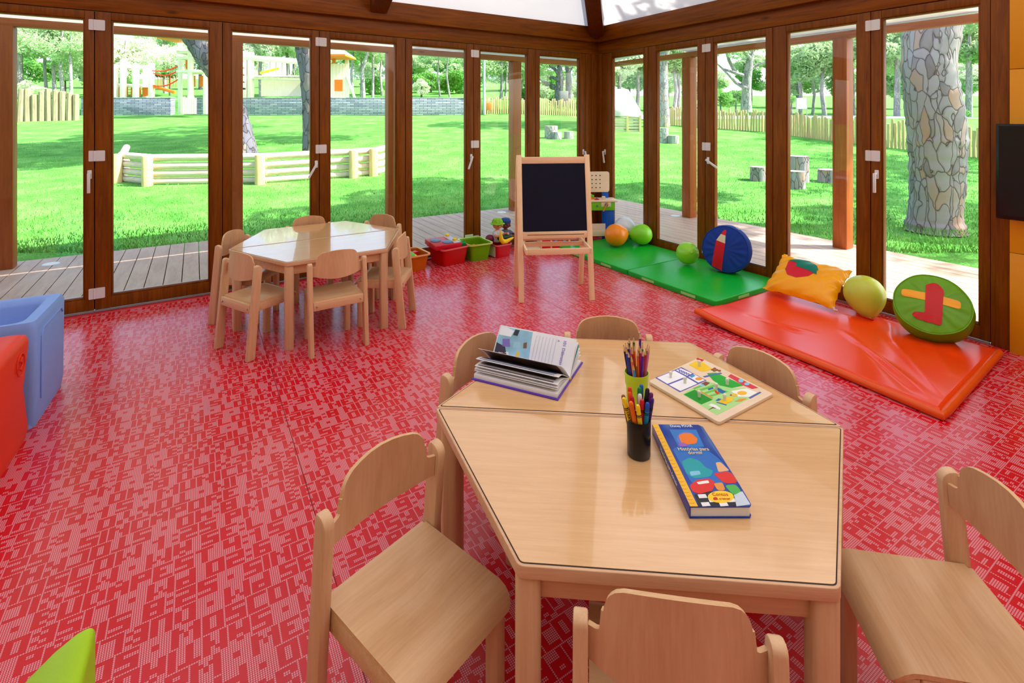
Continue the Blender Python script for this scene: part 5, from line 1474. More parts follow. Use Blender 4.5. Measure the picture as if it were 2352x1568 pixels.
def stump(p, r, h, lab, grp):
    t = thing('log_stump', lab, 'stump', p, rnd.uniform(0, 6), grp); bm_ = M['bark_pale'] if 'hut' in grp else M['bark']
    m = MB(); m.lathe([(r * 1.06, -0.04), (r * 1.02, 0.05), (r, h)], 20, cap=False); m.build('bark', bm_, t)
    m = MB(); m.lathe([(r, h), (0, h + 0.004)], 20, cap=False); m.build('cut_top', M['stump_top'], t)
def st_px(px, top, bot, wpx, lab, grp):
    p = TG(px, bot); r = wpx / F_PX * p.y / 2; h = (bot - top) / F_PX * p.y
    stump(p, r, h, lab, grp)
g1_ = 'log stumps on the right lawn'; g2_ = 'log stumps by the hut'
st_px(1741, 383, 414, 34, 'low log seat at the left of the tall stump on the right lawn', g1_)
st_px(1832, 358, 415, 47, 'tallest log stump, used as a table, on the right lawn', g1_)
st_px(1827, 393, 431, 40, 'log seat standing in front of the tall stump on the right lawn', g1_)
st_px(1900, 389, 417, 38, 'log seat half hidden by the sunlit porch post on the right lawn', g1_)
st_px(1266, 289, 317, 30, 'larger pale stump above the easel, seen through the last left door', g2_)
st_px(1279, 303, 319, 22, 'small stump in front of the larger pale one above the easel', g2_)
st_px(1306, 302, 318, 22, 'small stump standing alone to the right of the pale pair above the easel', g2_)
st_px(1522, 294, 327, 26, 'pale stump beside the thick trunk, seen through the second right door', g2_)
st_px(1547, 311, 329, 24, 'low stump right of the pale one, seen through the second right door', g2_)

# stake fences
def stake_fence(lab, pts, spacing, h, r, limit=100, nearest_last=True, mat='log_up'):
    t = thing('stake_fence', lab, 'fence', pts[-1] if nearest_last else pts[0])
    P = []
    for a, b in zip(pts, pts[1:]):
        n = max(1, int((b - a).length / spacing))
        for k in range(n):
            q = a.lerp(b, k / n); P.append(Vector((q.x, q.y, terrain(q.x, q.y))))
    P.sort(key=lambda q: q.length)
    o0 = t.location.copy(); rest = MB(); nr = 0
    var = []
    for v in range(5):
        hh = h * (0.92 + 0.05 * v); m = MB(); m.lathe([(r, -0.05), (r * 1.0, hh - 0.03), (r * 0.75, hh), (0, hh + 0.005)], 8, cap=False)
        var.append(m)
    meshes = []
    for i, q in enumerate(P):
        if i < limit:
            if i < 5:
                o = var[i].build('stake', M[mat], t); meshes.append(o.data)
            else:
                o = bpy.data.objects.new('stake', meshes[rnd.randrange(5)]); COL.objects.link(o); o.parent = t
            o.location = q - o0; o.rotation_euler = (rnd.uniform(-.03, .03), rnd.uniform(-.03, .03), rnd.uniform(0, 6))
        else:
            hh = h * rnd.uniform(0.9, 1.1); rest.lathe([(r, -0.05), (r, hh - 0.03), (r * 0.75, hh)], 6, Matrix.Translation(q - o0)); nr += 1
    if nr: tag(rest.build('stake_run', M['log_up'], t), kind='stuff')
    return t
stake_fence('fence of upright round stakes crossing the lawn outside the right glass doors', [TG(1480, 281), TG(1550, 288), TG(1757, 303), TG(1900, 323), TG(2040, 339), TG(2260, 364), TG(2420, 384)], 0.118, 0.88, 0.046)
stake_fence('fence of upright stakes behind the stumps above the easel, by the lamp post', [TG(1345, 269), TG(1240, 264), TG(1165, 262), TG(1090, 262)], 0.135, 0.98, 0.055)
pf = [TY(-20, 27.5), TY(190, 29.0)]
stake_fence('tall shade-toned palisade of thick stakes at the far left of the lawn', pf, 0.30, 1.62, 0.15, nearest_last=False, mat='palisade')
# stone wall
t = NT('dry_stone'); br = t.new('ShaderNodeTexBrick'); br.inputs['Scale'].default_value = 1.0
br.inputs['Brick Width'].default_value = 0.5; br.inputs['Row Height'].default_value = 0.11; br.inputs['Mortar Size'].default_value = 0.012
br.inputs['Color1'].default_value = lin((176, 182, 194)); br.inputs['Color2'].default_value = lin((130, 140, 158)); br.inputs['Mortar'].default_value = lin((70, 74, 84))
mp_ = t.coords((1, 1, 1)); sp_ = t.new('ShaderNodeSeparateXYZ'); cb_ = t.new('ShaderNodeCombineXYZ'); t.link(mp_, sp_.inputs[0]); t.link(sp_.outputs[0], cb_.inputs[0]); t.link(sp_.outputs[2], cb_.inputs[1])
t.link(cb_.outputs[0], br.inputs['Vector'])
t.base(br.outputs['Color']); t.bump(br.outputs['Fac'], 0.6, 0.02); M['stone'] = t.set(0.9, 0.2)
def stone_wall(px0, px1, h, lab, Y=33.0):
    a = TY(px0, Y); b = TY(px1, Y)
    m = MB(); L = b.x - a.x
    m.box(0, L, 0, 0.45, -0.2, h); m.box(-0.02, L + 0.02, -0.03, 0.48, h, h + 0.05)
    o = m.build('stone_wall', M['stone'], bevel=0.01); o.location = a; return tag(o, lab, 'wall')
stone_wall(186, 392, 1.12, 'dark dry stone wall left of the wooden play tower, across the lawn')
stone_wall(452, 1066, 1.10, 'long dry stone wall right of the wooden play tower, across the lawn')
# playground
def play(name, label, cat, px, Y, dz=0.0):
    p = TY(px, Y); p.z += dz; return thing(name, label, cat, p), p
def px2(px, py, Y, p): return at(px, py, Y) - p
def bar_px(t, p, name, a, b, w, mat, Y, Y2=None):
    m = MB(); m.bar(px2(a[0], a[1], Y, p), px2(b[0], b[1], Y2 or Y, p), w, w, (0, 1, 0)); return m.build(name, mat, t, bevel=w * 0.1)
# tower
YT = 31.3
tw_, p = play('play_tower', 'two-storey pale wooden play tower with orange roof edge on the left behind the lawn', 'play tower', 440, YT)
for x in (414, 438, 472, 500):
    bar_px(tw_, p, 'post', (x, 262), (x, 82), 0.26 if x in (438,) else 0.2, M['play_wood'], YT + (0.9 if x in (414, 500) else 0), None)
for y in (120, 133, 164): 
    m = MB(); m.box(px2(408, 0, YT, p).x, px2(506, 0, YT, p).x, -0.15, 1.2, px2(0, y + 3, YT, p).z, px2(0, y - 3, YT, p).z); m.build('platform', M['play_wood'], tw_, bevel=0.02)
for (x0, x1, y0, y1) in ((414, 432, 136, 156), (418, 436, 172, 198), (446, 470, 172, 198), (476, 500, 172, 198), (476, 500, 136, 158)):
    m = MB(); m.box(px2(x0, 0, YT, p).x, px2(x1, 0, YT, p).x, 0.5, 0.56, px2(0, y1, YT, p).z, px2(0, y0, YT, p).z); m.build('panel', M['play_orange'], tw_)
m = MB()
rp = [px2(395, 96, YT, p), px2(440, 66, YT, p), px2(515, 96, YT, p)]
m.prism([(rp[0].x, rp[0].z), (rp[2].x, rp[2].z), (rp[1].x, rp[1].z)], -0.4, 1.4, axes((0, 0, 0), (1, 0, 0), (0, 0, 1), (0, -1, 0))); rf = m.build('roof', M['play_orange'], tw_, bevel=0.02)
for k in range(6):
    x = 424 + k * 5
    m = MB(); m.box(px2(x, 0, YT, p).x, px2(x + 4.4, 0, YT, p).x, -0.18, -0.08, px2(0, 262, YT, p).z, px2(0, 222 + (3 if k % 2 else 0), YT, p).z); m.build('board', M['play_wood'], tw_)
# castle of stakes
YC = 35.5
ca, p = play('play_castle', 'pale wooden climbing fort of thick posts on the terrace above the dark stone wall', 'play fort', 300, YC)
for x, y in ((264, 150), (283, 138), (312, 146), (335, 150), (348, 145)):
    bar_px(ca, p, 'post', (x, 226), (x, y), 0.30, M['play_wood'], YC + (0.8 if x in (335,) else 0))
for y in (152, 195): bar_px(ca, p, 'rail', (256, y), (352, y + 3), 0.22, M['play_wood'], YC + 0.4)
for x0, x1 in ((258, 280), (288, 310), (315, 330)):
    m = MB(); m.box(px2(x0, 0, YC, p).x, px2(x1, 0, YC, p).x, 0.5, 0.58, px2(0, 220, YC, p).z, px2(0, 200, YC, p).z); m.build('panel', M['play_orange'], ca)
bar_px(ca, p, 'ramp', (352, 198), (402, 212), 0.2, M['play_orange'], YC)
rn, p = play('rope_bridge', 'red rope bridge strung between the wooden fort and the play tower', 'rope bridge', 380, YC)
M['rope'] = plain('red_rope', (226, 70, 40), 0.7)
for a, b, sag in (((350, 162), (412, 150), 6), ((352, 168), (412, 160), 9), ((352, 196), (412, 180), 8)):
    m = MB(); pp = [px2(a[0] + (b[0] - a[0]) * k / 10, a[1] + (b[1] - a[1]) * k / 10 + sag * math.sin(PI * k / 10), YC - 1.5, p) for k in range(11)]
    m.tube(pp, 0.045, 6); m.build('rope', M['rope'], rn)
for k in range(8):
    x = 356 + k * 7; m = MB(); m.tube([px2(x, 172, YC - 1.5, p), px2(x, 200, YC - 1.5, p)], 0.02, 5); m.build('net_strand', M['rope'], rn)
# bridge frame
YB = 35.0
bf_, p = play('climbing_frame', 'long pale wooden climbing bridge with a yellow slide edge, behind the stone wall', 'climbing frame', 630, YB)
for x, y in ((563, 118), (576, 120), (742, 135)): bar_px(bf_, p, 'post', (x, 228), (x, y), 0.34, M['play_wood'], YB)
bar_px(bf_, p, 'top_beam', (560, 132), (752, 146), 0.36, M['play_wood'], YB)
bar_px(bf_, p, 'deck_beam', (560, 178), (752, 184), 0.2, M['play_wood'], YB)
m = MB(); m.box(px2(588, 0, YB, p).x, px2(720, 0, YB, p).x, 0.7, 0.8, px2(0, 220, YB, p).z, px2(0, 182, YB, p).z); m.build('board_wall', M['play_wood'], bf_)
for k in range(10): 
    x = 592 + 14 * k; m = MB(); m.tube([px2(x, 142, YB, p), px2(x, 178, YB, p)], 0.03, 5); m.build('rope', M['log'], bf_)
    m = MB(); m.box(px2(x - 6, 0, YB, p).x, px2(x + 6, 0, YB, p).x, -0.3, 0.5, px2(0, 177, YB, p).z, px2(0, 174, YB, p).z); m.build('step', M['play_wood'], bf_)
m = MB(); m.bar(px2(598, 168, YB + 1, p), px2(640, 157, YB + 1, p), 0.1, 0.16, (0, 0, 1)); m.build('slide_edge', plain('slide_yellow', (252, 206, 20), 0.5), bf_)
for y in (125, 140, 156, 172, 188, 204): bar_px(bf_, p, 'rung', (556, y), (566, y), 0.14, M['play_wood'], YB - 0.1)
# second tower with orange window
Y2 = 35.2
t2, p = play('play_house', 'tall pale boarded play house with an orange shutter, behind the stone wall', 'play house', 780, Y2)
m = MB()
for k in range(7):
    x0 = 750 + k * 7.3
    m.box(px2(x0, 0, Y2, p).x, px2(x0 + 7, 0, Y2, p).x, 0, 0.08, px2(0, 228, Y2, p).z, px2(0, 146, Y2, p).z)
m.build('board_wall', M['play_wood'], t2)
for x in (750, 797): bar_px(t2, p, 'post', (x, 228), (x, 126), 0.24, M['play_wood'], Y2 + 0.5)
bar_px(t2, p, 'brace', (797, 175), (816, 228), 0.14, M['play_wood'], Y2)
m = MB(); m.box(px2(769, 0, Y2, p).x, px2(787, 0, Y2, p).x, -0.05, 0.0, px2(0, 209, Y2, p).z, px2(0, 183, Y2, p).z); m.build('shutter', M['play_orange'], t2)
m = MB(); m.box(px2(763, 0, Y2, p).x, px2(771, 0, Y2, p).x, -0.05, 0.0, px2(0, 145, Y2, p).z, px2(0, 130, Y2, p).z); m.build('panel', M['play_orange'], t2)
m = MB(); a, b, c_ = px2(736, 131, Y2, p), px2(811, 131, Y2, p), px2(772, 104, Y2, p)
m.prism([(a.x, a.z), (b.x, b.z), (c_.x, c_.z)], -0.6, 1.6, axes((0, 0, 0), (1, 0, 0), (0, 0, 1), (0, -1, 0))); m.build('roof', M['play_wood'], t2, bevel=0.02)
m = MB(); m.box(a.x, b.x, -1.7, 0.7, a.z - 0.12, a.z - 0.01); m.build('fascia', M['play_orange'], t2)
# hut with a steep roof and crate-lattice walls
hb = TG(1440, 302); YH = hb.y
ht = thing('garden_hut', 'small hut with a steep pale roof and crate-board sides on the right lawn', 'hut', hb)
def hx(px, py): return at(px, py, YH) - hb
M['hut_roof'] = plain('weathered_roof_felt', (214, 208, 206), 0.8, var=0.2, scale=3)
m = MB(); A, B, Cc, Dd = hx(1372, 263), hx(1480, 269), hx(1452, 203), hx(1395, 201)
dp = Vector((0.25, 1.6, 0))
fr4 = [A, B, Cc + Vector((0, 0.75, 0)), Dd + Vector((0, 0.75, 0))]
m.poly(fr4); bk4 = [A + Vector((0, 1.5, 0)), B + Vector((0, 1.5, 0))]
m.poly([fr4[3], fr4[2], bk4[1], bk4[0]]); 
o = m.build('roof', M['hut_roof'], ht); sd = o.modifiers.new('t', 'SOLIDIFY'); sd.thickness = 0.05
x0 = hx(1376, 0).x; x1 = hx(1474, 0).x
for k in range(5):
    z = hx(0, 272 + k * 7.2).z
    for yy in (0.06, 1.4):
        m = MB(); m.box(x0, x1, yy, yy + 0.03, z - 0.05, z + 0.05); m.build('board', M['log'], ht)
for x in (x0 + 0.04, (x0 * 2 + x1) / 3, (x0 + 2 * x1) / 3, x1 - 0.06):
    m = MB(); m.box(x - 0.05, x + 0.05, 0.0, 0.06, 0, hx(0, 268).z + 0.05); m.build('upright', M['log_up'], ht)
m = MB(); m.box(x1 - 0.05, x1, 0.1, 1.4, 0.0, hx(0, 268).z); m.box(x0, x0 + .05, 0.1, 1.4, 0, hx(0, 268).z); m.build('side_wall', M['log'], ht)
# lamp post, boards, box
lp = TG(1112, 264)
m = MB(); m.lathe([(0.09, -0.1), (0.085, 3.9), (0.0, 3.95)], 12); o = m.build('lamp_post', plain('grey_pole', (176, 180, 188), 0.4)); o.location = lp; tag(o, 'tall pale grey pole on the lawn, seen through the third left door from the corner', 'pole')
sgp = TG(1295, 250); 
sg = thing('notice_board', 'grey notice board standing behind the stake fence above the easel', 'board', sgp)
m = MB(); m.box(-0.30, 0.30, -0.04, 0.04, 0.5, (250 - 209) / F_PX * sgp.y); m.build('panel', plain('board_grey', (136, 136, 144), 0.6), sg, bevel=0.01)
for s in (-1, 1): 
    m = MB(); m.box(s * 0.27 - 0.04, s * 0.27 + 0.04, -0.03, 0.03, -0.1, 0.6); m.build('leg', plain('board_grey', (136, 136, 144), 0.6), sg)
wp = TY(1841, 40); wz = lambda py: CAM_H - (py - 271) / F_PX * 40 - wp.z
ws = thing('notice_board', 'white sign board on two thin legs beyond the right stake fence', 'board', wp)
m = MB(); m.box(-0.40, 0.40, -0.03, 0.03, wz(250), wz(225)); m.build('panel', plain('white_board', (236, 236, 240), 0.5), ws, bevel=0.01)
for s in (-1, 1):
    m = MB(); m.box(s * 0.42 - 0.025, s * 0.42 + 0.025, -0.03, 0.03, -0.1, wz(225)); m.build('leg', plain('board_grey', (136, 136, 144), 0.6), ws)
op = TG(1124, 263) + Vector((0, -0.25, 0))
m = MB(); m.box(-0.16, 0.16, -0.08, 0.08, 0.25, 0.72); o = m.build('orange_box', M['play_orange'], bevel=0.02); o.location = op; tag(o, 'small orange box hanging on the stake fence beside the grey pole', 'box')
# pale road beyond the right fence
t = NT('pale_gravel'); t.base(t.ramp(t.noise(t.coords(), 3, 4), [(0.3, (214, 204, 198)), (0.7, (236, 230, 226))])); M['gravel'] = t.set(0.9, 0.1)
m = MB()
m.grid(30, 6, lambda u, v: (lambda x, y: Vector((x, y, terrain(x, y) + 0.03)))(9 + 26 * u, 33 + 12 * v + 5 * math.sin(u * 2.5)))
tag(m.build('road', M['gravel']), kind='structure')

# ------------------------------------------------------------------ trees
def leafmat(name, c1, c2):
    t = NT(name); t.base(t.ramp(t.noise(t.coords(), 2.2, 4), [(0.32, c1), (0.68, c2)])); t.set(0.7, 0.2)
    tl = t.new('ShaderNodeBsdfTranslucent'); tl.inputs['Color'].default_value = lin(c2)
    mx = t.new('ShaderNodeMixShader'); mx.inputs['Fac'].default_value = 0.35
    t.link(t.b.outputs[0], mx.inputs[1]); t.link(tl.outputs[0], mx.inputs[2]); t.link(mx.outputs[0], t.out.inputs['Surface']); return t.m
M['leaf_pine'] = leafmat('pine_needles', (128, 168, 116), (198, 220, 172))
M['leaf_pale'] = leafmat('pale_olive_leaves', (180, 200, 160), (226, 234, 208))
M['leaf_green'] = leafmat('shrub_leaves', (60, 132, 50), (130, 190, 94))
def crown_mesh(name, n, seed, leaf=0.05, clumps=14, mat=None, flat_=0.55):
    r = np.random.default_rng(seed)
    cc = r.normal(size=(clumps, 3)); cc /= np.linalg.norm(cc, axis=1)[:, None]; cc *= (0.35 + 0.5 * r.random((clumps, 1))); cc[:, 2] *= flat_
    k = r.integers(0, clumps, n)
    d = r.normal(size=(n, 3)); d /= np.linalg.norm(d, axis=1)[:, None]
    rad = 0.30 * (0.5 + 0.5 * r.random((n, 1)) ** 0.4)
    pos = cc[k] + d * rad * np.array([1, 1, 0.7])
    a = r.normal(size=(n, 3)); a /= np.linalg.norm(a, axis=1)[:, None]
    b = np.cross(a, r.normal(size=(n, 3))); b /= np.linalg.norm(b, axis=1)[:, None]
    s = leaf * (0.6 + 0.8 * r.random((n, 1)))
    co_ = np.stack([pos - a * s, pos + b * s * 0.45, pos + a * s, pos - b * s * 0.45], 1)
    me = bpy.data.meshes.new(name)
    me.vertices.add(n * 4); me.vertices.foreach_set('co', co_.ravel()); me.loops.add(n * 4); me.loops.foreach_set('vertex_index', np.arange(n * 4))
    me.polygons.add(n); me.polygons.foreach_set('loop_start', np.arange(0, n * 4, 4)); me.polygons.foreach_set('loop_total', np.full(n, 4)); me.update(); me.validate()
    me.materials.append(mat); return me
CR = {'pine': [crown_mesh('pine_crown', 5200, s, 0.055, 16, M['leaf_pine']) for s in (1, 2, 3)],
      'pale': [crown_mesh('pale_crown', 3600, s, 0.05, 14, M['leaf_pale'], 0.6) for s in (4, 5)],
      'shrub': [crown_mesh('shrub_crown', 3600, s, 0.06, 18, M['leaf_green'], 0.7) for s in (6, 7)],
      'thin': [crown_mesh('thin_crown', 1500, s, 0.05, 12, M['leaf_pine'], 0.6) for s in (8, 9)]}
def crown(t, kind, c, r, rz=None, name='crown'):
    o = bpy.data.objects.new(name, rnd.choice(CR[kind])); COL.objects.link(o); o.parent = t
    o.location = c; o.scale = (r[0], r[1], r[2]) if isinstance(r, (tuple, list)) else (r, r, r); o.rotation_euler = (0, 0, rnd.uniform(0, 6.28)); return o
def limb(t, name, pts, rads, mat, n=12, knob=0.0):
    m = MB()
    if knob:
        P = []; R = []
        for (a, b, ra_, rb_) in zip(pts, pts[1:], rads, rads[1:]):
            for k in range(8): P.append(Vector(a).lerp(Vector(b), k / 8)); R.append((ra_ + (rb_ - ra_) * k / 8) * (1 + rnd.uniform(-knob, knob)))
        P.append(Vector(pts[-1])); R.append(rads[-1]); pts, rads = P, R
    m.tube(pts, rads, n); return m.build(name, mat, t, angle=80)
# big trunk outside the right doors
Y0 = 7.55; A = at(2150, 512, Y0); A.z = terrain(A.x, A.y)
big = thing('pine_tree', 'big pine trunk with plated bark on the lawn right outside the right glass doors', 'tree', A)
P = [at(px, py, Y0) - A for px, py in ((2147, 530), (2147, 493), (2152, 430), (2153, 365), (2152, 306), (2142, 230), (2131, 153), (2141, 64))]
R_ = [q * Y0 / F_PX for q in (60, 50, 51, 53, 56, 53, 51, 55)]
P += [Vector((0.1, 0, 4.2)), Vector((0.3, 0.1, 6.0)), Vector((0.5, 0.3, 7.5))]; R_ += [0.32, 0.26, 0.18]
limb(big, 'trunk', P, R_, M['bark'], 28, 0.035)
for d_, z_, L_ in (((1, .6, .45), 4.6, 3.0), ((-.7, 1, .5), 5.2, 2.6), ((.6, -1, .5), 5.6, 2.6), ((-.4, -.9, .5), 6.4, 2.2)):
    b0 = Vector((0.15, 0, z_)); limb(big, 'branch', [b0, b0 + Vector(d_).normalized() * L_ * .5, b0 + Vector(d_).normalized() * L_ + Z * .3], [.13, .09, .04], M['bark'], 8)
for c_, r in (((2.2, 1.6, 7.0), 2.4), ((-0.8, 1.8, 7.6), 2.2), ((1.2, -2.0, 7.4), 2.4), ((0.4, 0.2, 8.8), 2.5), ((3.4, -0.6, 8.0), 2.0)): crown(big, 'pine', c_, (r, r, r * .7))
# trunk B
YB_ = TG(707, 357).y; B0 = TG(718, 357)
tb = thing('pine_tree', 'grey pine with fissured bark rising straight behind the log fence', 'tree', B0)
P = [at(px, py, YB_) - B0 for px, py in ((720, 362), (720, 300), (718, 230), (714, 160), (706, 105), (698, 60), (690, -10), (700, -120), (720, -220))]
limb(tb, 'trunk', P, [0.33, 0.31, 0.31, 0.33, 0.37, 0.36, 0.3, .24, .15], M['bark_dark'], 20, 0.04)
for c_ in ((3.0, 4.0, 9.2), (-1.0, 5.0, 9.0), (5.0, 6.0, 9.4)):
    limb(tb, 'branch', [Vector((0, 0, 7.2)), Vector(c_) * .5 + Vector((0, 0, 4.4)), Vector(c_)], [.13, .09, .04], M['bark_dark'], 7)
for k in range(12): crown(tb, 'thin', (rnd.uniform(-3, 7), rnd.uniform(2, 9), rnd.uniform(8.2, 10.2)), (2.1, 2.1, 1.1))
for k in range(7): crown(tb, 'thin', (rnd.uniform(-3.5, 3.5), rnd.uniform(-3.5, 3.5), rnd.uniform(6.4, 8)), (2.0, 2.0, 1.2))
for c_, r in (((-1.5, 0.5, 7.0), 2.3), ((1.6, 1.0, 7.4), 2.4), ((0.2, -1.5, 8.2), 2.2), ((0.5, 2.0, 8.6), 2.2)): crown(tb, 'pine', c_, (r, r, r * .7))
# leaning trunk
YL = TG(566, 360).y; L0 = TG(562, 360)
tl_ = thing('pine_tree', 'pine leaning to the left over the log fence, its trunk crossing the play tower', 'tree', L0)
P = [at(px, py, YL - dy) - L0 for px, py, dy in ((564, 366, 0), (552, 300, 0), (532, 230, 0), (503, 170, .1), (478, 135, .2), (452, 95, .3), (415, 55, .4), (350, 0, .6), (290, -70, .8))]
limb(tl_, 'trunk', P, [0.38, 0.33, 0.3, 0.31, 0.33, 0.30, 0.26, .2, .12], M['bark_dark'], 18, 0.04)
for k in range(6): crown(tl_, 'thin', (rnd.uniform(-6, -0.5), rnd.uniform(-4, 3), rnd.uniform(6, 7.6)), (2.0, 2.0, 1.2))
for c_, r in (((-3.4, -0.6, 5.9), 2.0), ((-4.6, 0.6, 6.6), 2.0), ((-2.6, 1.2, 7.2), 2.0)): crown(tl_, 'pine', c_, (r, r, r * .7))
# thick lit trunk at the second right door
K0 = TG(1524, 291)
kt = thing('pine_tree', 'thick pale-sided pine trunk beside the stake fence, seen through the second right door', 'tree', K0)
P = [at(px, py, K0.y) - K0 for px, py in ((1523, 293), (1523, 240), (1522, 190), (1521, 150), (1524, 110), (1530, 40), (1532, -60))]
limb(kt, 'trunk', P, [q * K0.y / F_PX for q in (16, 13, 12, 12, 16, 12, 7)], M['bark'], 16, 0.04)
limb(kt, 'branch', [P[4], P[4] + Vector((0.9, 0, 1.0)), P[4] + Vector((1.6, 0.2, 2.2))], [0.25, 0.2, 0.1], M['bark'], 8)
for c_, r in (((0.5, 0, 7.2), 3.0), ((-2.0, 0.6, 7.6), 2.6), ((2.4, 1.0, 7.6), 2.8)): crown(kt, 'pine', c_, (r, r, r * .65))
# branching pale tree
T0 = TY(1712, 33)
ta = thing('tree', 'pale grey spreading tree behind the stakes, seen through the third right door', 'tree', T0)
def tp(px, py, dy=0): return at(px, py, T0.y + dy) - T0
limb(ta, 'trunk', [tp(1714, 258), tp(1714, 215), tp(1716, 180), tp(1722, 140), tp(1728, 90), tp(1732, 30)], [.36, .30, .28, .22, .14, .05], M['bark_pale'], 14, 0.03)
for pl_ in ([(1716, 205), (1690, 190), (1672, 170), (1650, 150)], [(1718, 176), (1690, 168), (1660, 158), (1640, 140)], [(1722, 160), (1740, 150), (1765, 140), (1790, 120)], [(1724, 135), (1705, 115), (1690, 85)], [(1727, 120), (1745, 95), (1760, 70)], [(1690, 168), (1675, 140), (1665, 110)], [(1728, 100), (1715, 75), (1710, 40)]):
    limb(ta, 'branch', [tp(a, b, rnd.uniform(-1, 1)) for a, b in pl_], [.14, .10, .07, .03][:len(pl_)], M['bark_pale'], 7)
for px, py, r in ((1660, 115, 1.7), (1700, 80, 1.8), (1750, 90, 1.7), (1720, 60, 1.8), (1680, 60, 1.6)): crown(ta, 'thin', tp(px, py, rnd.uniform(-.5, 1.5)), r)
# dark branching tree above the easel
J0 = TY(1284, 37)
tj = thing('tree', 'dark spreading tree beside the grey notice board above the easel', 'tree', J0)
def tq(px, py, dy=0): return at(px, py, J0.y + dy) - J0
limb(tj, 'trunk', [tq(1284, 242), tq(1284, 210), tq(1287, 180), tq(1285, 150), tq(1287, 110)], [.36, .30, .24, .18, .08], M['bark_dark'], 12, 0.03)
limb(tj, 'trunk', [tq(1306, 240), tq(1306, 180), tq(1304, 150), tq(1310, 110)], [.24, .22, .18, .08], M['bark_dark'], 12, 0.03)
for pl_ in ([(1284, 210), (1268, 196), (1250, 188), (1235, 180)], [(1286, 185), (1270, 178), (1256, 176)], [(1286, 175), (1275, 160), (1262, 150)], [(1304, 165), (1315, 150), (1328, 140)]):
    limb(tj, 'branch', [tq(a, b) for a, b in pl_], [.18, .12, .08, .04][:len(pl_)], M['bark_dark'], 7)
for px, py, r in ((1260, 140, 2.0), (1290, 125, 2.2), (1320, 135, 2.0), (1245, 160, 1.5)): crown(tj, 'thin', tq(px, py, rnd.uniform(0, 1)), r)
# two more pines of the garden just past the right end of the glass doors
for bx, by_, hh in ((17.5, 12.0, 7.0), (19.0, 17.5, 8.0), (15.5, 6.5, 7.5)):
    b = Vector((bx, by_, terrain(bx, by_)))
    t = thing('pine_tree', 'tall pine of the garden standing to the right of the big trunk', 'tree', b, 0, 'pines right of the big trunk')
    limb(t, 'trunk', [Vector((0, 0, -.2)), Vector((.2, 0, hh * .6)), Vector((0, .2, hh + 1))], [.34, .27, .1], M['bark'], 14, 0.03)
    for k in range(6): crown(t, 'thin', (rnd.uniform(-2.6, 2.6), rnd.uniform(-2.4, 2.4), hh + rnd.uniform(-1, 1.5)), (1.9, 1.9, 1.3))
# background trees: trunk with crown; (px base, py base, py top, Y, width px, crown kind, crown py, crown r, label)
BG = [(45, 190, 60, 42, 13, 'thin', 90, 3.2, 'thick grey trunk at the far left above the palisade'), (108, 190, 80, 44, 6, 'thin', 95, 2.8, 'thin grey trunk second from the left above the palisade'),
      (127, 194, 78, 43, 7, 'thin', 85, 2.6, 'straight grey trunk in the middle above the palisade'), (146, 196, 90, 42, 7, 'thin', 100, 2.6, 'grey trunk right of the middle above the palisade'),
      (164, 190, 125, 41, 7, 'thin', 120, 2.2, 'short leaning grey trunk nearest the first left frame above the palisade'),
      (286, 190, 130, 47, 9, 'pale', 128, 4.2, 'broad pale tree crown behind the wooden fort'), (345, 188, 120, 50, 7, 'pale', 128, 3.4, 'pale tree crown right of the fort'),
      (380, 152, 84, 55, 8, 'thin', 95, 2.4, 'forked grey tree left of the play tower'),
      (600, 190, 110, 48, 8, 'pale', 120, 3.8, 'pale round tree behind the climbing bridge'), (660, 190, 110, 50, 8, 'pale', 110, 4.0, 'pale tree right behind the climbing bridge'),
      (812, 200, 112, 46, 6, 'thin', 112, 2.2, 'slim grey trunk right of the play house'), (829, 192, 104, 48, 5, 'thin', 104, 2.2, 'slim trunk second right of the play house'),
      (836, 205, 100, 45, 8, 'thin', 95, 2.2, 'leaning grey trunk third right of the play house'), (856, 190, 118, 47, 6, 'thin', 112, 2.2, 'slim leaning trunk nearest the porch post'),
      (878, 186, 126, 50, 5, 'pale', 128, 2.4, 'small pale tree beside the porch post at the toy crates'),
      (1011, 198, 112, 48, 4, 'thin', 118, 2.2, 'thin tree left of the middle in the fourth door from the corner'), (1034, 200, 118, 47, 4, 'thin', 120, 2.2, 'thin tree right of the middle in the fourth door from the corner'),
      (1150, 228, 150, 40, 7, 'thin', 150, 2.4, 'forked pinkish tree between the pole and the porch post'), (1160, 228, 150, 40, 5, 'thin', 140, 2.4, 'second stem of trees between the pole and the porch post'),
      (1197, 230, 130, 42, 6, 'pine', 150, 2.4, 'green tree just right of the porch post behind the easel'),
      (1546, 246, 150, 44, 9, 'pine', 140, 2.8, 'dark trunk right of the thick pine at the second right door'), (1558, 246, 140, 44, 7, 'pine', 150, 2.6, 'slim dark trunk beside it, nearer the porch post'),
      (1572, 235, 150, 47, 5, 'pine', 150, 2.6, 'far slim trunk behind the porch post at the second right door'),
      (1838, 206, 160, 52, 8, 'pine', 140, 3.0, 'dark pine left in the fourth right door'), (1866, 208, 170, 54, 6, 'pine', 150, 2.8, 'pine with two stems in the fourth right door'),
      (1895, 210, 150, 50, 9, 'pine', 145, 3.2, 'round crowned pine left of the sunlit porch post'), (1960, 212, 120, 52, 9, 'pine', 120, 3.4, 'round crowned pine behind the sunlit porch post'),
      (2060, 225, 110, 46, 12, 'pine', 120, 3.4, 'pine left behind the big trunk'), (2225, 220, 110, 44, 12, 'pine', 110, 3.4, 'pine right behind the big trunk'), (2130, 222, 100, 52, 12, 'pale', 120, 4.0, 'pale tree hidden behind the big trunk'),
      (1430, 232, 150, 44, 9, 'pale', 150, 3.6, 'pale feathery tree behind the hut roof'), (1462, 236, 160, 46, 8, 'pine', 170, 3.0, 'green tree right behind the hut roof')]
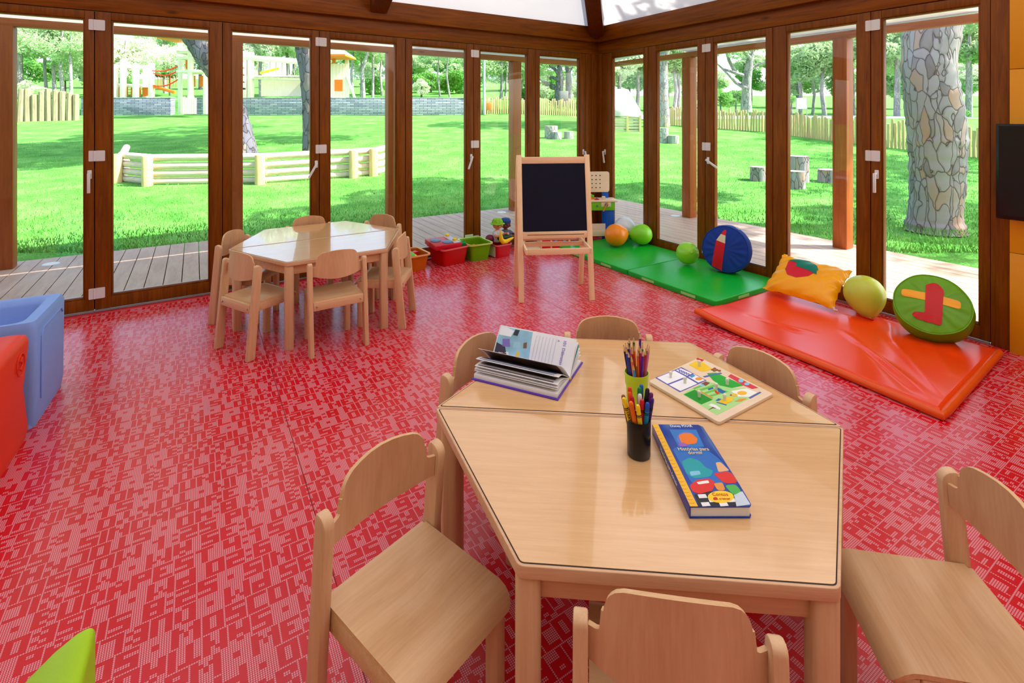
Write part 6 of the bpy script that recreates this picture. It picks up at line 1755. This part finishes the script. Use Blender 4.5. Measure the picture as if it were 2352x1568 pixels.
for i, (px, pb, ptp, Y, w, kind, cpy, cr_, lab) in enumerate(BG):
    b = TY(px, Y)
    t = thing('tree', lab, 'tree', b, 0, 'trees beyond the lawn')
    tops = at(px + rnd.uniform(-6, 6), ptp, Y) - b
    base_z = min(0.0, (at(px, pb, Y) - b).z)
    r0 = w / F_PX * Y / 2
    mid = Vector((tops.x * 0.5 + rnd.uniform(-.3, .3), 0, tops.z * 0.5))
    if lab.startswith('leaning'): mid.x -= 0.3; tops.x += 0.5
    limb(t, 'trunk', [Vector((0, 0, -0.3)), mid, tops, tops + Vector((0.1, 0, 1.5))], [r0 * 1.15, r0, r0 * .8, r0 * .3], M['bark_pale'], 8, 0.03)
    c0_ = at(px, cpy, Y) - b
    for k in range(3):
        crown(t, kind, c0_ + Vector((rnd.uniform(-1, 1) * cr_ * .7, rnd.uniform(-.5, 1.5), rnd.uniform(-.3, .9) * cr_ * .5)), cr_ * rnd.uniform(.7, 1.0))
# shrubs and bush masses on the slope
SH = [(968, 200, 40, 1.05, 'round pale bush at the left of the fourth door from the corner'), (1318, 236, 38, 1.0, 'leafy bush right of the grey notice board above the easel'), (1205, 244, 38, 0.9, 'dark bush right of the porch post behind the easel'),
      (1690, 222, 46, 1.6, 'dark green bush left of the pale spreading tree'), (1655, 228, 46, 1.4, 'dark green bush beyond the fence at the third right door'), (1818, 226, 44, 1.0, 'small bush left of the white sign board'),
      (2195, 255, 34, 1.2, 'dark bush right behind the big trunk'), (70, 165, 48, 2.0, 'dark hedge bush behind the far left trunks'), (150, 165, 50, 2.0, 'dark hedge bush behind the trunks nearest the first left frame'),
      (390, 158, 50, 1.8, 'dark bush between the fort and the play tower'), (1030, 190, 54, 2.6, 'dark green hedge at the right in the fourth door from the corner'), (990, 185, 56, 2.4, 'dark green hedge at the middle in the fourth door from the corner'),
      (60, 205, 40, 1.2, 'low grey-green bush just above the palisade'), (260, 175, 52, 2.0, 'bush behind the left end of the fort'), (860, 205, 52, 1.6, 'low bush behind the slim trunks right of the play house')]
for px, pb, Y, r, lab in SH:
    b = TY(px, Y)
    t = thing('bush', lab, 'bush', b, 0, 'bushes beyond the lawn')
    crown(t, 'pale' if px in (968, 60) else 'shrub', (0, 0, max(0.5 * r, (at(px, pb, Y) - b).z)), (r, r, r * 0.9), name='foliage')
    limb(t, 'stem', [Vector((0, 0, -0.2)), Vector((0, 0, max(0.4 * r, (at(px, pb, Y) - b).z)))], [0.1, 0.05], M['bark_dark'], 6)
# tree line closing the view
for k in range(30):
    ang = -1.12 + 2.2 * k / 29
    Y = rnd.uniform(60, 74); x_ = math.tan(ang) * Y * 0.92
    b = Vector((x_, Y, terrain(x_, Y)))
    t = thing('tree', 'distant tree of the woodland edge closing the view behind the garden', 'tree', b, 0, 'woodland edge')
    hh = rnd.uniform(4.5, 7) if abs(x_) > 12 else rnd.uniform(3.0, 4.5)
    limb(t, 'trunk', [Vector((0, 0, -.3)), Vector((0, 0, hh))], [.25, .12], M['bark_dark'], 6)
    for j in range(2): crown(t, rnd.choice(['pine', 'pale', 'shrub']), (rnd.uniform(-1.5, 1.5), 0, hh * (0.55 + 0.35 * j)), (rnd.uniform(3.4, 4.6), 3.0, rnd.uniform(2.6, 3.4)))
# ------------------------------------------------------------------ light and camera
w = bpy.data.worlds.new('sky'); SC.world = w; w.use_nodes = True
nt = w.node_tree; bg = nt.nodes['Background']
sky = nt.nodes.new('ShaderNodeTexSky'); sky.sky_type = 'NISHITA'; sky.sun_disc = False
SUN_EL = math.radians(47); sd_ = Vector((0.99, -0.09, 0)).normalized()
sky.sun_elevation = SUN_EL; sky.sun_rotation = math.atan2(sd_.x, sd_.y); sky.air_density = 1.0; sky.dust_density = 2.5; sky.ozone_density = 1.0
nt.links.new(sky.outputs[0], bg.inputs['Color']); bg.inputs['Strength'].default_value = 0.55
sl = bpy.data.lights.new('sun', 'SUN'); sl.energy = 13.0; sl.angle = math.radians(0.6); sl.color = (1.0, 0.95, 0.86)
so = bpy.data.objects.new('sun', sl); COL.objects.link(so)
dv = Vector((sd_.x * math.cos(SUN_EL), sd_.y * math.cos(SUN_EL), math.sin(SUN_EL)))
so.rotation_euler = dv.to_track_quat('Z', 'Y').to_euler(); so.location = dv * 40
cam = bpy.data.cameras.new('camera'); cam.sensor_width = 36; cam.lens = F_PX / 2352 * 36; cam.shift_y = -(784 - 271) / 2352; cam.clip_start = 0.05; cam.clip_end = 400
co_ = bpy.data.objects.new('camera', cam); COL.objects.link(co_); co_.location = (0, 0, CAM_H); co_.rotation_euler = (PI / 2, 0, 0)
SC.camera = co_
vs_ = SC.view_settings; vs_.view_transform = 'Standard'; vs_.look = 'None'; vs_.gamma = 1.0; vs_.exposure = 0.0; vs_.use_curve_mapping = False
SC.cycles.max_bounces = 8; SC.cycles.transparent_max_bounces = 20; SC.cycles.diffuse_bounces = 4
SC.cycles.use_denoising = True
